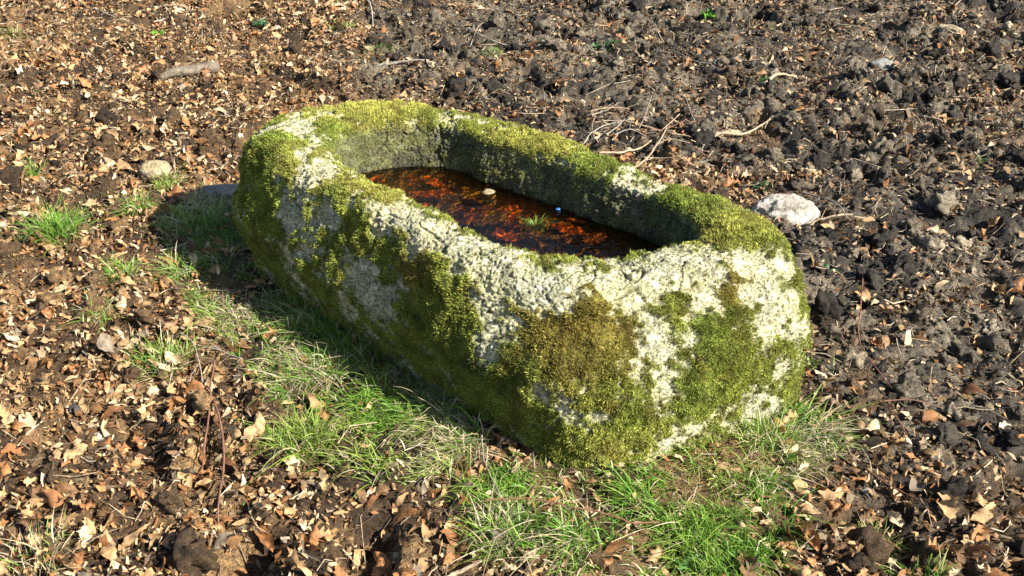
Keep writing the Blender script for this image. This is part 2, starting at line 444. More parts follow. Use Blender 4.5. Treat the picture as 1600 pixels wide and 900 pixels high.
#PATCHES-BEGIN
PATCH = [
    (-0.641, 2.87, 0.453, 0.059, -0.8, 'y'), (-0.694, 2.844, 0.454, 0.046, -0.5, 'y'), (-0.54, 2.589, 0.422, 0.05, -0.8, 'y'), (-0.571, 2.538, 0.387, 0.038, -0.4, 'y'), (-0.622, 2.537, 0.328, 0.051, -0.6, 'y'),
    (-0.516, 2.468, 0.372, 0.041, -0.6, 'y'), (-0.716, 2.755, 0.439, 0.072, 0.8, 'g'), (-0.766, 2.722, 0.362, 0.083, 1, 'g'), (-0.752, 2.648, 0.272, 0.092, 1, 'g'), (-0.788, 2.688, 0.144, 0.084, 0.8, 'o'),
    (-0.711, 2.615, 0.096, 0.073, 0.8, 'o'), (-0.488, 3.018, 0.427, 0.099, 1, 'y'), (-0.37, 3.053, 0.417, 0.099, 1, 'y'), (-0.567, 2.869, 0.412, 0.074, 0.8, 'g'), (-0.51, 2.922, 0.369, 0.064, 0.5, 'g'),
    (-0.265, 3.019, 0.416, 0.065, 0.4, 'o'), (-0.406, 2.978, 0.367, 0.076, -0.3, 'o'), (-0.326, 2.974, 0.336, 0.076, -0.3, 'o'), (-0.644, 2.669, 0.436, 0.06, 0.8, 'y'), (-0.496, 2.545, 0.433, 0.042, 0.5, 'y'),
    (-0.437, 2.5, 0.434, 0.056, 1, 'y'), (-0.488, 2.469, 0.401, 0.034, 0.5, 'g'), (-0.358, 2.428, 0.44, 0.045, 0.6, 'y'), (-0.099, 2.923, 0.411, 0.074, 0.7, 'o'), (0.0, 2.843, 0.413, 0.082, 0.9, 'y'),
    (0.095, 2.772, 0.412, 0.071, 0.8, 'y'), (0.194, 2.667, 0.407, 0.059, 0.7, 'g'), (0.256, 2.631, 0.407, 0.058, 0.7, 'g'), (0.333, 2.575, 0.399, 0.067, -0.6, 'y'), (0.372, 2.519, 0.396, 0.057, -0.5, 'g'),
    (0.418, 2.465, 0.393, 0.065, 0.9, 'g'), (0.482, 2.38, 0.406, 0.081, 1, 'g'), (0.462, 2.391, 0.363, 0.073, 0.8, 'g'), (0.552, 2.267, 0.427, 0.079, 1, 'y'), (0.601, 2.198, 0.436, 0.06, 0.8, 'o'),
    (0.511, 2.247, 0.397, 0.043, 0.6, 'y'), (-0.282, 2.338, 0.437, 0.044, -0.8, 'y'), (-0.349, 2.332, 0.412, 0.057, -0.9, 'y'), (-0.259, 2.26, 0.421, 0.06, -0.6, 'y'), (-0.177, 2.231, 0.419, 0.054, -0.8, 'y'),
    (-0.095, 2.186, 0.425, 0.047, -0.7, 'y'), (-0.01, 2.716, 0.124, 0.041, 0.6, 'y'), (0.058, 2.675, 0.129, 0.037, 0.3, 'y'), (0.269, 2.549, 0.192, 0.051, 1, 'y'), (0.171, 2.604, 0.135, 0.048, -0.6, 'y'),
    (0.375, 2.46, 0.247, 0.045, -0.22, 'y'), (0.451, 2.389, 0.29, 0.041, 0.3, 'o'), (-0.635, 2.516, 0.258, 0.055, 0.3, 'o'), (-0.546, 2.451, 0.312, 0.042, -0.3, 'o'), (-0.446, 2.416, 0.388, 0.051, 0.2, 'o'),
    (-0.407, 2.355, 0.343, 0.072, 1, 'o'), (-0.485, 2.376, 0.274, 0.065, 0.6, 'o'), (-0.571, 2.419, 0.188, 0.067, 0.4, 'o'), (-0.6, 2.457, 0.228, 0.031, -0.8, 'o'), (-0.407, 2.302, 0.257, 0.04, -1, 'o'),
    (-0.436, 2.335, 0.273, 0.029, -0.9, 'o'), (-0.361, 2.254, 0.236, 0.039, -1, 'o'), (-0.333, 2.211, 0.203, 0.042, -1, 'o'), (-0.391, 2.272, 0.195, 0.027, -0.5, 'o'), (-0.532, 2.404, 0.197, 0.027, -0.6, 'o'),
    (-0.314, 2.27, 0.342, 0.052, 0.9, 'o'), (-0.257, 2.207, 0.368, 0.042, 0.9, 'b'), (-0.25, 2.191, 0.321, 0.034, 0.6, 'b'), (-0.157, 2.165, 0.418, 0.04, -1, 'o'), (-0.133, 2.142, 0.404, 0.03, -0.8, 'o'),
    (-0.188, 2.121, 0.344, 0.083, 1, 'o'), (-0.207, 2.102, 0.244, 0.084, 1, 'o'), (-0.14, 2.057, 0.273, 0.074, 0.9, 'o'), (-0.249, 2.15, 0.114, 0.07, 0.8, 'o'), (-0.124, 2.004, 0.197, 0.082, 0.9, 'd'),
    (-0.095, 2.001, 0.082, 0.084, 0.8, 'o'), (-0.046, 2.082, 0.402, 0.056, -1, 'o'), (-0.053, 2.029, 0.354, 0.048, -1, 'o'), (-0.015, 1.996, 0.313, 0.032, -0.4, 'o'), (-0.068, 1.974, 0.255, 0.038, -1, 'o'),
    (-0.084, 1.962, 0.207, 0.023, -0.8, 'o'), (0.03, 2.037, 0.411, 0.047, -0.8, 'o'), (0.059, 1.983, 0.374, 0.034, -0.7, 'o'), (0.0, 1.925, 0.215, 0.063, 0.8, 'd'), (-0.015, 1.929, 0.137, 0.073, 0.8, 'o'),
    (0.046, 1.896, 0.086, 0.081, 0.8, 'o'), (0.137, 1.867, 0.051, 0.073, 0.8, 'o'), (0.058, 2.639, 0.126, 0.061, -0.5, 'o'), (0.119, 2.003, 0.414, 0.055, -0.8, 'o'), (0.118, 1.964, 0.377, 0.034, -0.7, 'o'),
    (0.194, 2.027, 0.417, 0.047, -0.8, 'o'), (0.253, 1.995, 0.384, 0.047, -0.5, 'o'), (0.074, 1.949, 0.307, 0.05, 1, 'b'), (0.148, 1.948, 0.326, 0.055, 1, 'b'), (0.205, 1.914, 0.313, 0.054, 0.9, 'b'),
    (0.146, 1.885, 0.28, 0.062, 1, 'b'), (0.235, 1.893, 0.274, 0.054, 0.8, 'b'), (0.125, 1.893, 0.283, 0.014, -1, 'b'), (0.146, 1.883, 0.272, 0.014, -0.8, 'b'), (0.126, 1.861, 0.188, 0.019, -0.7, 'b'),
    (0.179, 1.855, 0.137, 0.022, -0.5, 'b'), (0.304, 2.07, 0.409, 0.064, -0.9, 'y'), (0.4, 2.1, 0.41, 0.065, -0.9, 'y'), (0.471, 2.079, 0.431, 0.057, -0.9, 'y'), (0.535, 2.095, 0.43, 0.049, -0.5, 'y'),
    (0.617, 2.117, 0.418, 0.059, -0.8, 'y'), (0.657, 2.064, 0.377, 0.058, -1, 'y'), (0.663, 2.021, 0.314, 0.053, -1, 'y'), (0.633, 1.993, 0.269, 0.046, -0.9, 'y'), (0.594, 2.033, 0.343, 0.041, -0.4, 'y'),
    (0.609, 1.972, 0.237, 0.033, -0.3, 'y'), (0.313, 1.993, 0.368, 0.047, -0.6, 'y'), (0.39, 2.005, 0.369, 0.048, 0.7, 'o'), (0.372, 1.966, 0.332, 0.04, 0.4, 'o'), (0.463, 1.996, 0.366, 0.035, -0.5, 'o'),
    (0.52, 2.036, 0.394, 0.029, 0.6, 'b'), (0.503, 2.003, 0.353, 0.032, 0.5, 'b'), (0.578, 2.08, 0.421, 0.025, 0.5, 'b'), (0.511, 1.984, 0.321, 0.04, 0.6, 'g'), (0.327, 1.934, 0.291, 0.035, -1, 'y'),
    (0.319, 1.899, 0.243, 0.035, -0.75, 'y'), (0.337, 1.891, 0.184, 0.029, -0.75, 'y'), (0.367, 1.905, 0.108, 0.025, -0.35, 'y'), (0.399, 1.931, 0.229, 0.029, -0.68, 'y'), (0.296, 1.936, 0.316, 0.028, -0.5, 'y'),
    (0.464, 1.962, 0.299, 0.056, 0.9, 'g'), (0.529, 1.964, 0.261, 0.065, 1, 'o'), (0.451, 1.931, 0.229, 0.056, 0.9, 'g'), (0.552, 1.954, 0.175, 0.066, 1, 'o'), (0.444, 1.926, 0.14, 0.058, 0.9, 'g'),
    (0.51, 1.945, 0.125, 0.05, 0.8, 'o'), (0.619, 1.971, 0.163, 0.059, 0.8, 'o'), (0.392, 1.914, 0.186, 0.032, 0.5, 'g'), (0.65, 1.988, 0.189, 0.034, 0.5, 'o'), (0.236, 1.86, 0.208, 0.062, 0.9, 'o'),
    (0.257, 1.877, 0.12, 0.064, 0.9, 'g'), (0.183, 1.863, 0.054, 0.057, 0.8, 'y'), (0.276, 1.875, 0.044, 0.057, 0.8, 'y'), (0.434, 1.92, 0.066, 0.037, 0.4, 'o'), (0.485, 1.929, 0.039, 0.047, -0.17, 'y'),
    (0.555, 1.976, 0.052, 0.045, -0.21, 'y'), (0.405, 1.902, 0.022, 0.037, -0.1, 'y'), (0.623, 2.004, 0.07, 0.035, -0.14, 'y'), (0.688, 2.029, 0.101, 0.035, -0.1, 'y'),
]
#PATCHES-END
def trough_surface():
    P = TP.reshape(-1, 3); n = TNn.reshape(-1, 3)
    lv = np.repeat(TV, NU_)
    d = -0.006 + 0.014 * noise(P, 3.2, 41) + 0.012 * noise(P, 7, 42) + 0.007 * noise(P, 16, 43)
    P1 = P + n * d[:, None]
    # moss cover: hand placed patches of the real stone, broken up by noise
    warp = np.stack([noise(P1, 14, 51), noise(P1, 14, 52), noise(P1, 14, 53)], 1) * 0.03 + np.stack([noise(P1, 45, 54), noise(P1, 45, 55), noise(P1, 45, 56)], 1) * 0.012
    Q = P1 + warp
    ssum = np.zeros(len(P)); tint = np.zeros((len(P), 3)); tw = np.full(len(P), 0.02)
    TINT = {'y': (0.46, 0.455, 0.105), 'g': (0.26, 0.325, 0.062), 'o': (0.285, 0.325, 0.062), 'b': (0.33, 0.275, 0.066), 'd': (0.22, 0.265, 0.055)}
    tint += 0.02 * np.array(TINT['o'])
    for x, y, z, r, v, t in PATCH:
        if v < 0 and x < 0.25: v = v * 1.45
        D2 = ((Q - np.array([x, y, z])) ** 2).sum(1) / (r * r)
        e = np.exp(-D2 * 1.1)
        ssum += v * e
        if v > 0:
            tint += e[:, None] * np.array(TINT[t]); tw += e
    tint = tint / tw[:, None]
    base = 0.20 + 0.45 * noise(P1, 6, 57) + 0.75 * noise(P1, 17, 58) + 0.75 * noise(P1, 42, 59) + 0.5 * noise(P1, 100, 60)
    m = sstep(-0.10, 0.55, base + 0.85 * np.clip(ssum, -1.5, 1.15))
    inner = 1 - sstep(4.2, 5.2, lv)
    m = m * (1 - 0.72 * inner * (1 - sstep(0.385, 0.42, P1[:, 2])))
    rough = np.abs(noise(P1, 38, 44)) * 2
    chips = np.abs(noise(P1, 85, 45)) * 2
    cr = np.abs(noise(P1 * np.array([1, 1, 0.55]), 11, 46))
    crack = (1 - sstep(0.0, 0.04, cr)) * sstep(0.0, 0.3, noise(P1, 5, 67))
    streak = np.abs(noise(P1 * np.array([1, 1, 0.28]), 26, 71))
    d2 = (1 - m) * (0.003 * (rough - 0.5) + 0.003 * (chips - 0.5) + 0.008 * (np.minimum(streak, 0.35) - 0.25) - 0.009 * crack + 0.003 * noise(P1, 140, 47)) + m * (0.005 + 0.008 * np.abs(noise(P1, 24, 48)) + 0.005 * noise(P1, 60, 49))
    P2 = P1 + n * d2[:, None]
    # stone colour: pale lichen grey, yellowish in places, darker inside the basin and in the cracks
    a = sstep(-0.5, 0.5, noise(P1, 9, 61))[:, None]
    stone = np.array([0.44, 0.43, 0.365]) * (1 - a) + np.array([0.55, 0.51, 0.375]) * a
    stone = stone * (1 - 0.5 * crack[:, None])
    lich = sstep(0.1, 0.6, noise(P1, 24, 62) + 0.5 * noise(P1, 70, 63))[:, None]
    stone = stone * (1 - lich) + stone * np.array([1.22, 1.22, 1.18]) * lich
    algae = np.clip(0.25 + 0.6 * noise(P1, 30, 64), 0, 1)[:, None]
    stone = stone * (1 - 0.5 * algae) + np.array([0.22, 0.215, 0.085]) * 0.5 * algae
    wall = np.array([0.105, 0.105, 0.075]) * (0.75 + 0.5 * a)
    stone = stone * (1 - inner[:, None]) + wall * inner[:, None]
    wet = (1 - sstep(0.27, 0.32, P1[:, 2] + 0.02 * noise(P1, 20, 65))) * inner
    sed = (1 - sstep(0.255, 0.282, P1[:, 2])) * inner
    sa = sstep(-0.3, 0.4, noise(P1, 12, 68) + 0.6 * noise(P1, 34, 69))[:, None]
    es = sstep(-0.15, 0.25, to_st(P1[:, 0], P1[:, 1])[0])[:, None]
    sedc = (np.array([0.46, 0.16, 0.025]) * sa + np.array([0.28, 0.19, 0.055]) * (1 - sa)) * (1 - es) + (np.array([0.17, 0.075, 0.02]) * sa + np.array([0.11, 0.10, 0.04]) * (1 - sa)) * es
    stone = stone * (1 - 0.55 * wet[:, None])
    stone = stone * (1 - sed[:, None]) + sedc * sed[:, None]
    var = (0.8 + 0.45 * noise(P1, 22, 66))[:, None]
    br_ = sstep(0.2, 0.65, noise(P1, 13, 72) + 0.6 * noise(P1, 50, 73))[:, None]
    mcol = (tint * (1 - 0.45 * br_) + np.array([0.24, 0.165, 0.045]) * 0.45 * br_) * var
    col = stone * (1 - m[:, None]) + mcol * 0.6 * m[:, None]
    return P2, m, col, mcol
tP, tM, tCol, tMcol = trough_surface()
jj = (np.arange(NV_ - 1)[:, None] * NU_ + np.arange(NU_)[None, :]).ravel()
kk = (np.arange(NV_ - 1)[:, None] * NU_ + (np.arange(NU_)[None, :] + 1) % NU_).ravel()
tF = np.stack([jj, kk, kk + NU_, jj + NU_], 1)
if FLIP: tF = tF[:, ::-1]
trough = ob("stone_trough", None, "old rough granite trough covered with moss and pale lichen, holding brown water", "stone trough", loc=(TC[0], TC[1], 0))
TO = np.array([TC[0], TC[1], 0.0])
ob("stone_basin", mk("stone_basin", tP - TO, tF, M_trough, tCol, True, {'moss': tM}), parent=trough)

def blades(base, dirn, length, width, col, tipcol, bend, nseg=4, side=None):
    """curved strips. base (n,3), dirn (n,3) unit, bend (n,3) added quadratically"""
    n = len(base)
    t = np.linspace(0, 1, nseg + 1)
    c = base[:, None, :] + dirn[:, None, :] * (length[:, None] * t)[..., None] + bend[:, None, :] * (t ** 2)[None, :, None]
    if side is None:
        side = np.cross(dirn, rng.normal(size=(n, 3)))
    side = side / np.maximum(np.linalg.norm(side, axis=1, keepdims=True), 1e-9)
    wd = width[:, None] * (1 - t[None, :] ** 1.8 * 0.92)
    A = c - side[:, None, :] * wd[..., None] * 0.5
    B = c + side[:, None, :] * wd[..., None] * 0.5
    V = np.stack([A, B], 2).reshape(-1, 3)
    o = (np.arange(n) * (nseg + 1) * 2)[:, None] + (np.arange(nseg) * 2)[None, :]
    o = o.ravel()
    F = np.stack([o, o + 1, o + 3, o + 2], 1)
    cc = col[:, None, :] * (1 - t)[None, :, None] + tipcol[:, None, :] * t[None, :, None]
    C = np.repeat(cc.reshape(-1, 3), 2, axis=0)
    return V, F, C

def moss_shoots(n=520000):
    vis = np.repeat(TV, NU_)
    wt = np.where((vis > 3.2) & (vis < 11.2) & (tP[:, 2] > -0.02), np.clip(tM - 0.12, 0, 1) ** 1.2, 0.0)
    # area weight
    A = np.linalg.norm(np.cross(np.roll(TP, -1, 1) - TP, np.gradient(TP, axis=0)), axis=2).ravel()
    wt = wt * A
    cdf = np.cumsum(wt); cdf /= cdf[-1]
    k = np.searchsorted(cdf, rng.random(n))
    nrm = TNn.reshape(-1, 3)[k]
    b = tP[k] + rng.normal(size=(n, 3)) * 0.0018 - nrm * 0.002
    d = nrm + rng.normal(size=(n, 3)) * 0.55 + np.array([0, 0, 0.15])
    d /= np.linalg.norm(d, axis=1, keepdims=True)
    L = rng.uniform(0.003, 0.0085, n) * (0.35 + 0.7 * tM[k]) * np.clip(1 + 1.1 * noise(tP[k], 28, 74), 0.4, 2.0)
    wd = rng.uniform(0.0008, 0.0019, n)
    side = np.cross(d, rng.normal(size=(n, 3))); side /= np.linalg.norm(side, axis=1, keepdims=True)
    c = tMcol[k] * rng.lognormal(0, 0.30, n)[:, None] * np.array([1, 1, 1])
    br = rng.random(n) < 0.06
    c[br] = np.array([0.26, 0.19, 0.05]) * rng.uniform(0.6, 1.2, br.sum())[:, None]
    V = np.stack([b - side * wd[:, None], b + side * wd[:, None], b + d * L[:, None] + side * wd[:, None] * 0.3], 1).reshape(-1, 3)
    F = np.arange(n * 3).reshape(-1, 3)
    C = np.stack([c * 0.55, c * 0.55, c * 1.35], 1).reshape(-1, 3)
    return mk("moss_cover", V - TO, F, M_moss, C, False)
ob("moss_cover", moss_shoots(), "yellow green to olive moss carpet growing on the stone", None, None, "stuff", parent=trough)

# ------------------------------------------------------------------ water in the trough
WZ = 0.286
wt_ = np.linspace(0, 13, 160, endpoint=False)
wc = catmull(shrink(LIP, 0.0), wt_, True)
rings = np.linspace(0.02, 1.0, 22)
wst = CEN + (wc[None] - CEN) * rings[:, None, None]
wV = np.stack([TC[0] + wst[..., 0] * TA[0] + wst[..., 1] * TN[0], TC[1] + wst[..., 0] * TA[1] + wst[..., 1] * TN[1], np.full(wst.shape[:2], WZ)], 2).reshape(-1, 3)
a_ = (np.arange(21)[:, None] * 160 + np.arange(160)[None, :]).ravel(); b_ = (np.arange(21)[:, None] * 160 + (np.arange(160)[None, :] + 1) % 160).ravel()
wF = [np.stack([a_, a_ + 160, b_ + 160, b_], 1), np.stack([np.zeros(158, int), np.arange(1, 159), np.arange(2, 160)], 1)[:, ::-1]]
_v = wV[wF[0][5]]
if np.cross(_v[1] - _v[0], _v[2] - _v[0])[2] < 0: wF = [f[:, ::-1] for f in wF]
me = mk("water", wV, wF, M_water)
ob("water", me, "still tea brown rain water with rusty leaves inside the stone trough", None, None, "structure")

def poly_px(l): return [tuple(gp(*q)) for q in l]
LEFT_APRON = poly_px([(320, 300), (385, 295), (420, 440), (570, 550), (700, 615), (770, 690), (745, 730), (640, 750), (560, 745), (420, 690), (440, 640), (400, 590), (325, 505), (265, 440), (260, 360)])
FRONT_APRON = poly_px([(690, 770), (830, 715), (960, 730), (1100, 690), (1250, 630), (1320, 690), (1290, 750), (1220, 760), (1240, 830), (1170, 920), (880, 930), (830, 860), (740, 850), (700, 800)])
# ------------------------------------------------------------------ dead leaves
def leaf_shape(kind, r, ns=12):
    """one leaf about 1 long: midrib on x, 5 verts across, curled"""
    t = np.linspace(0, 1, ns)
    if kind == 'oak':
        w = 0.30 * np.sin(np.pi * t ** 0.75) ** 0.7 * (0.72 + 0.34 * np.sin(t * np.pi * 8.5 + r.uniform(0, 1)))
    elif kind == 'beech':
        w = 0.29 * np.sin(np.pi * t ** 0.85) ** 0.85
    else:
        w = 0.20 * np.sin(np.pi * t) ** 0.8 * (0.75 + 0.45 * r.random(ns))
    w = np.maximum(w, 0.012)
    cup = r.uniform(-1.4, 2.0); fold = r.uniform(-0.4, 0.9); curl = r.normal(0, 1.1); tw = r.normal(0, 0.7); ph = r.uniform(0, 6.28); wf = r.uniform(5, 11)
    V = []
    ang = 0.0; x = 0.0; z = 0.0
    for i in range(ns):
        a = curl * (t[i] - 0.5)
        if i:
            x += math.cos(a) / (ns - 1); z += math.sin(a) / (ns - 1)
        for q in (-1, -0.5, 0, 0.5, 1):
            yy_ = q * w[i]
            zz = fold * abs(yy_) * 0.6 + cup * yy_ * yy_ * 2.4 + 0.025 * r.normal() + 0.13 * abs(yy_) / 0.25 * math.sin(wf * t[i] + ph + q)
            rr = tw * (t[i] - 0.5)
            V.append((x - zz * math.sin(a), yy_ * math.cos(rr) - zz * math.sin(rr), z + zz * math.cos(a) * math.cos(rr) + yy_ * math.sin(rr)))
    V = np.array(V); V[:, 0] -= 0.5; V[:, 2] -= V[:, 2].mean()
    i = (np.arange(ns - 1)[:, None] * 5 + np.arange(4)[None, :]).ravel()
    F = np.stack([i, i + 5, i + 6, i + 1], 1)
    # stalk
    b0 = V[2]
    st = np.array([b0 + (0, -.010, 0), b0 + (0, .010, 0), b0 + (-.16, .02, .03), b0 + (-.16, .032, .03)])
    V = np.concatenate([V, st]); k = ns * 5
    F = np.concatenate([F, [[k, k + 1, k + 3, k + 2]]])
    return V, F
LEAFS = [leaf_shape(k, np.random.default_rng(100 + i)) for i, k in enumerate(['oak'] * 7 + ['beech'] * 8 + ['torn'] * 5)]

def rotm(yaw, pitch, roll):
    cy, sy, cp, sp, cr, sr = np.cos(yaw), np.sin(yaw), np.cos(pitch), np.sin(pitch), np.cos(roll), np.sin(roll)
    R = np.empty(yaw.shape + (3, 3))
    R[..., 0, 0] = cy * cp; R[..., 0, 1] = cy * sp * sr - sy * cr; R[..., 0, 2] = cy * sp * cr + sy * sr
    R[..., 1, 0] = sy * cp; R[..., 1, 1] = sy * sp * sr + cy * cr; R[..., 1, 2] = sy * sp * cr - cy * sr
    R[..., 2, 0] = -sp; R[..., 2, 1] = cp * sr; R[..., 2, 2] = cp * cr
    return R

LCOL = {'tan': (0.42, 0.265, 0.125), 'russet': (0.33, 0.15, 0.055), 'pale': (0.60, 0.45, 0.27), 'brown': (0.165, 0.088, 0.036), 'grey': (0.21, 0.165, 0.115)}
def view_pts(n, margin=0.45):
    """random ground points over the area the photograph shows and a margin round it"""
    out = []
    while sum(len(o) for o in out) < n:
        y = rng.uniform(1.15, 6.6, n); x = rng.uniform(-3.6, 3.6, n)
        k = np.abs(x) < 0.51 * np.hypot(y, 1.6) * 1.02 + margin
        out.append(np.stack([x[k], y[k]], 1))
    return np.concatenate(out)[:n]
def off_trough(x, y, pad=0.0):
    s, t = to_st(x, y)
    poly = [(a * (1 + pad), b * (1 + pad)) for a, b in BAS]
    return ~inpoly(s, t, poly)

def litter():
    Vs, Fs, Cs = [], [], []
    off = 0
    P = view_pts(30000)
    x, y = P[:, 0], P[:, 1]
    mw = mud_weight(x, y)
    p3 = np.stack([x, y, 0 * x], 1)
    cl = 0.5 + 0.9 * noise(p3, 2.6, 71) + 0.4 * noise(p3, 7, 72)
    dens = np.clip((0.30 * (1 - mw) * np.clip(1.5 * cl, 0.04, 1.3) + 0.035) * np.interp(y, [2.0, 3.2, 5.0], [1.1, 0.75, 0.55]), 0, 1)
    dens = dens * (1 - 0.8 * (inpoly(x, y, LEFT_APRON) | inpoly(x, y, FRONT_APRON)))
    k = (rng.random(len(x)) < dens) & off_trough(x, y)
    x, y, mw = x[k], y[k], mw[k]
    n = len(x)
    sh = rng.integers(0, len(LEAFS), n)
    size = rng.lognormal(math.log(0.034), 0.5, n).clip(0.012, 0.08)
    yaw = rng.uniform(0, 6.283, n); pit = rng.normal(0, 0.38, n); rol = rng.normal(0, 0.42, n)
    R = rotm(yaw, pit, rol)
    names = ['tan', 'russet', 'pale', 'brown', 'grey']
    for i in range(n):
        V, F = LEAFS[sh[i]]
        v = (V * size[i]) @ R[i].T
        z = gh(x[i], y[i])[0] + 0.004 + 0.012 * rng.random() - min(v[:, 2].min() * 0.45, 0)
        v = v + np.array([x[i], y[i], z])
        c = np.array(LCOL[names[rng.choice(5, p=[.38, .24, .12, .22, .04] if mw[i] < .5 else [.28, .12, .15, .25, .2])]]) * rng.uniform(0.7, 1.25)
        Vs.append(v); Fs.append(F + off); Cs.append(np.broadcast_to(c, v.shape)); off += len(v)
    # crumbs of broken leaf
    P = view_pts(190000); x, y = P[:, 0], P[:, 1]; mw = mud_weight(x, y)
    k = (rng.random(len(x)) < np.clip(0.28 + 0.55 * (1 - mw) + (0.5 + 0.4 * (1 - mw)) * noise(np.stack([x, y, 0 * x], 1), 4, 77), 0.04, 1) * (1 - 0.7 * (inpoly(x, y, LEFT_APRON) | inpoly(x, y, FRONT_APRON)))) & off_trough(x, y); x, y, mw = x[k], y[k], mw[k]
    n = len(x)
    z = gh(x, y) + rng.uniform(0.001, 0.012, n)
    R = rotm(rng.uniform(0, 6.28, n), rng.normal(0, 0.6, n), rng.normal(0, 0.6, n))
    s = rng.lognormal(math.log(0.0055), 0.55, n).clip(0.002, 0.022)
    q = np.array([(-1.5, -.25, 0), (0, -.6, .3), (1.4, -.15, 0), (-1.3, .2, .1), (.1, .45, .5), (1.5, .3, -.15)])
    q = q[None] + rng.normal(0, 0.26, (n, 6, 3))
    v = np.einsum('nij,nkj->nki', R, q * s[:, None, None]) + np.stack([x, y, z], 1)[:, None, :]
    base = np.array([LCOL[t] for t in names])[rng.choice(5, n, p=[.36, .18, .22, .19, .05])]
    c = base * rng.uniform(0.4, 1.15, n)[:, None] * (1 - 0.2 * mw[:, None])
    o = (np.arange(n) * 6)[:, None] + off
    F2 = np.concatenate([np.concatenate([o, o + 1, o + 4, o + 3], 1), np.concatenate([o + 1, o + 2, o + 5, o + 4], 1)])
    Vs.append(v.reshape(-1, 3)); Fs.append(F2); Cs.append(np.repeat(c, 6, axis=0))
    return mk("leaf_litter", np.concatenate(Vs), np.concatenate(Fs), M_litter, np.concatenate(Cs), True)
ob("leaf_litter", litter(), "dry brown leaf litter and broken leaf crumbs strewn over the soil", None, None, "stuff")

# ------------------------------------------------------------------ crumbled soil
def ico(sub):
    import bmesh
    bm = bmesh.new()
    bmesh.ops.create_icosphere(bm, subdivisions=sub, radius=1)
    V = np.array([v.co[:] for v in bm.verts]); F = np.array([[v.index for v in f.verts] for f in bm.faces])
    bm.free()
    return V, F
ICO1, ICO2, ICO3, ICO4, ICO5 = ico(1), ico(2), ico(3), ico(4), ico(5)
def crumb_set(n, base, rmed, rsd, rmin, rmax, seed):
    P = view_pts(n); x, y = P[:, 0], P[:, 1]
    mw = mud_weight(x, y)
    p3 = np.stack([x, y, 0 * x], 1)
    cl = sstep(-0.3, 0.5, noise(p3, 3.2, 81) + 0.5 * noise(p3, 9, 82))
    k = ~(inpoly(x, y, LEFT_APRON) | inpoly(x, y, FRONT_APRON)) & (rng.random(n) < (0.45 + 0.55 * mw) * (0.2 + 0.8 * cl)) & off_trough(x, y, 0.05)
    x, y, mw = x[k], y[k], mw[k]; n = len(x)
    V0, F0 = base
    r = rng.lognormal(math.log(rmed), rsd, n).clip(rmin, rmax)
    proto = []
    for q in range(30):
        d = 1 + 0.6 * noise(V0 + q * 7.7, 1.1, 90 + q) + 0.5 * noise(V0 + q * 3.1, 2.3, 130 + q) + 0.38 * noise(V0 + q * 5.3, 5.0, 170 + q)
        proto.append(V0 * np.maximum(d, 0.25)[:, None] * np.array([1, rng.uniform(.6, 1.1), rng.uniform(.5, .95)]))
    proto = np.array(proto)
    sel = rng.integers(0, 30, n)
    R = rotm(rng.uniform(0, 6.28, n), rng.normal(0, 0.6, n), rng.normal(0, 0.6, n))
    v = np.einsum('nij,nkj->nki', R, proto[sel] * r[:, None, None])
    z = gh(x, y) + r * rng.uniform(-0.1, 0.5, n)
    v = v + np.stack([x, y, z], 1)[:, None, :]
    c = soil_col(x, y, 5) * rng.lognormal(0.05, 0.45, n)[:, None]
    F = (F0[None] + (np.arange(n) * len(V0))[:, None, None]).reshape(-1, 3)
    return v.reshape(-1, 3), F, np.repeat(c, len(V0), axis=0)
def crumbs():
    A = crumb_set(80000, ICO1, 0.0055, 0.4, 0.003, 0.012, 1)
    B = crumb_set(9000, ICO3, 0.015, 0.5, 0.008, 0.048, 2)
    return mk("crumbled_soil", np.concatenate([A[0], B[0]]), np.concatenate([A[1], B[1] + len(A[0])]), M_clod, np.concatenate([A[2], B[2]]), True)
ob("crumbled_soil", crumbs(), "crumbly clods of trodden mud lying on the soil", None, None, "stuff")

# ------------------------------------------------------------------ grass
GREENS = np.array([(0.085, 0.215, 0.026), (0.120, 0.265, 0.034), (0.062, 0.170, 0.025), (0.170, 0.280, 0.045)])
STRAW = np.array([(0.50, 0.42, 0.26), (0.40, 0.33, 0.19), (0.58, 0.52, 0.36)])
def grass_arrays(x, y, straw, Lm, out=None, lean=0.55, wd=(0.0020, 0.0042)):
    n = len(x)
    z = gh(x, y) - 0.004
    az = rng.uniform(0, 6.283, n)
    hor = np.stack([np.cos(az), np.sin(az)], 1) * rng.uniform(0.1, 1.0, n)[:, None]
    if out is not None: hor = hor * 1.05 + out * 0.38
    d = np.concatenate([hor * lean, np.ones((n, 1))], 1)
    d /= np.linalg.norm(d, axis=1, keepdims=True)
    isS = rng.random(n) < straw
    L = Lm * rng.lognormal(0, 0.3, n)
    L = np.where(isS, L * 1.15, L)
    droop = rng.uniform(0.2, 0.75, n) * np.where(isS, 1.35, 1.0)
    bend = np.concatenate([hor * (L * droop * 0.9)[:, None], -(L * droop * 0.75)[:, None]], 1)
    hue = sstep(-0.4, 0.5, noise(np.stack([x, y, 0 * x], 1), 5, 145))[:, None]
    base_c = GREENS[rng.integers(0, 4, n)] * rng.uniform(0.6, 1.4, n)[:, None]
    base_c = base_c * (1 - 0.5 * hue) + np.array([0.26, 0.31, 0.07]) * 0.5 * hue
    st = STRAW[rng.integers(0, 3, n)] * rng.uniform(0.7, 1.15, n)[:, None]
    c = np.where(isS[:, None], st, base_c)
    tip = np.where(isS[:, None], st, base_c * 1.25 + np.array([0.03, 0.02, 0.0]))
    side = np.stack([-hor[:, 1], hor[:, 0], np.zeros(n)], 1) + rng.normal(0, 0.25, (n, 3))
    return blades(np.stack([x, y, z], 1), d, L, rng.uniform(*wd, n), c * 0.85, tip, bend, 5, side)

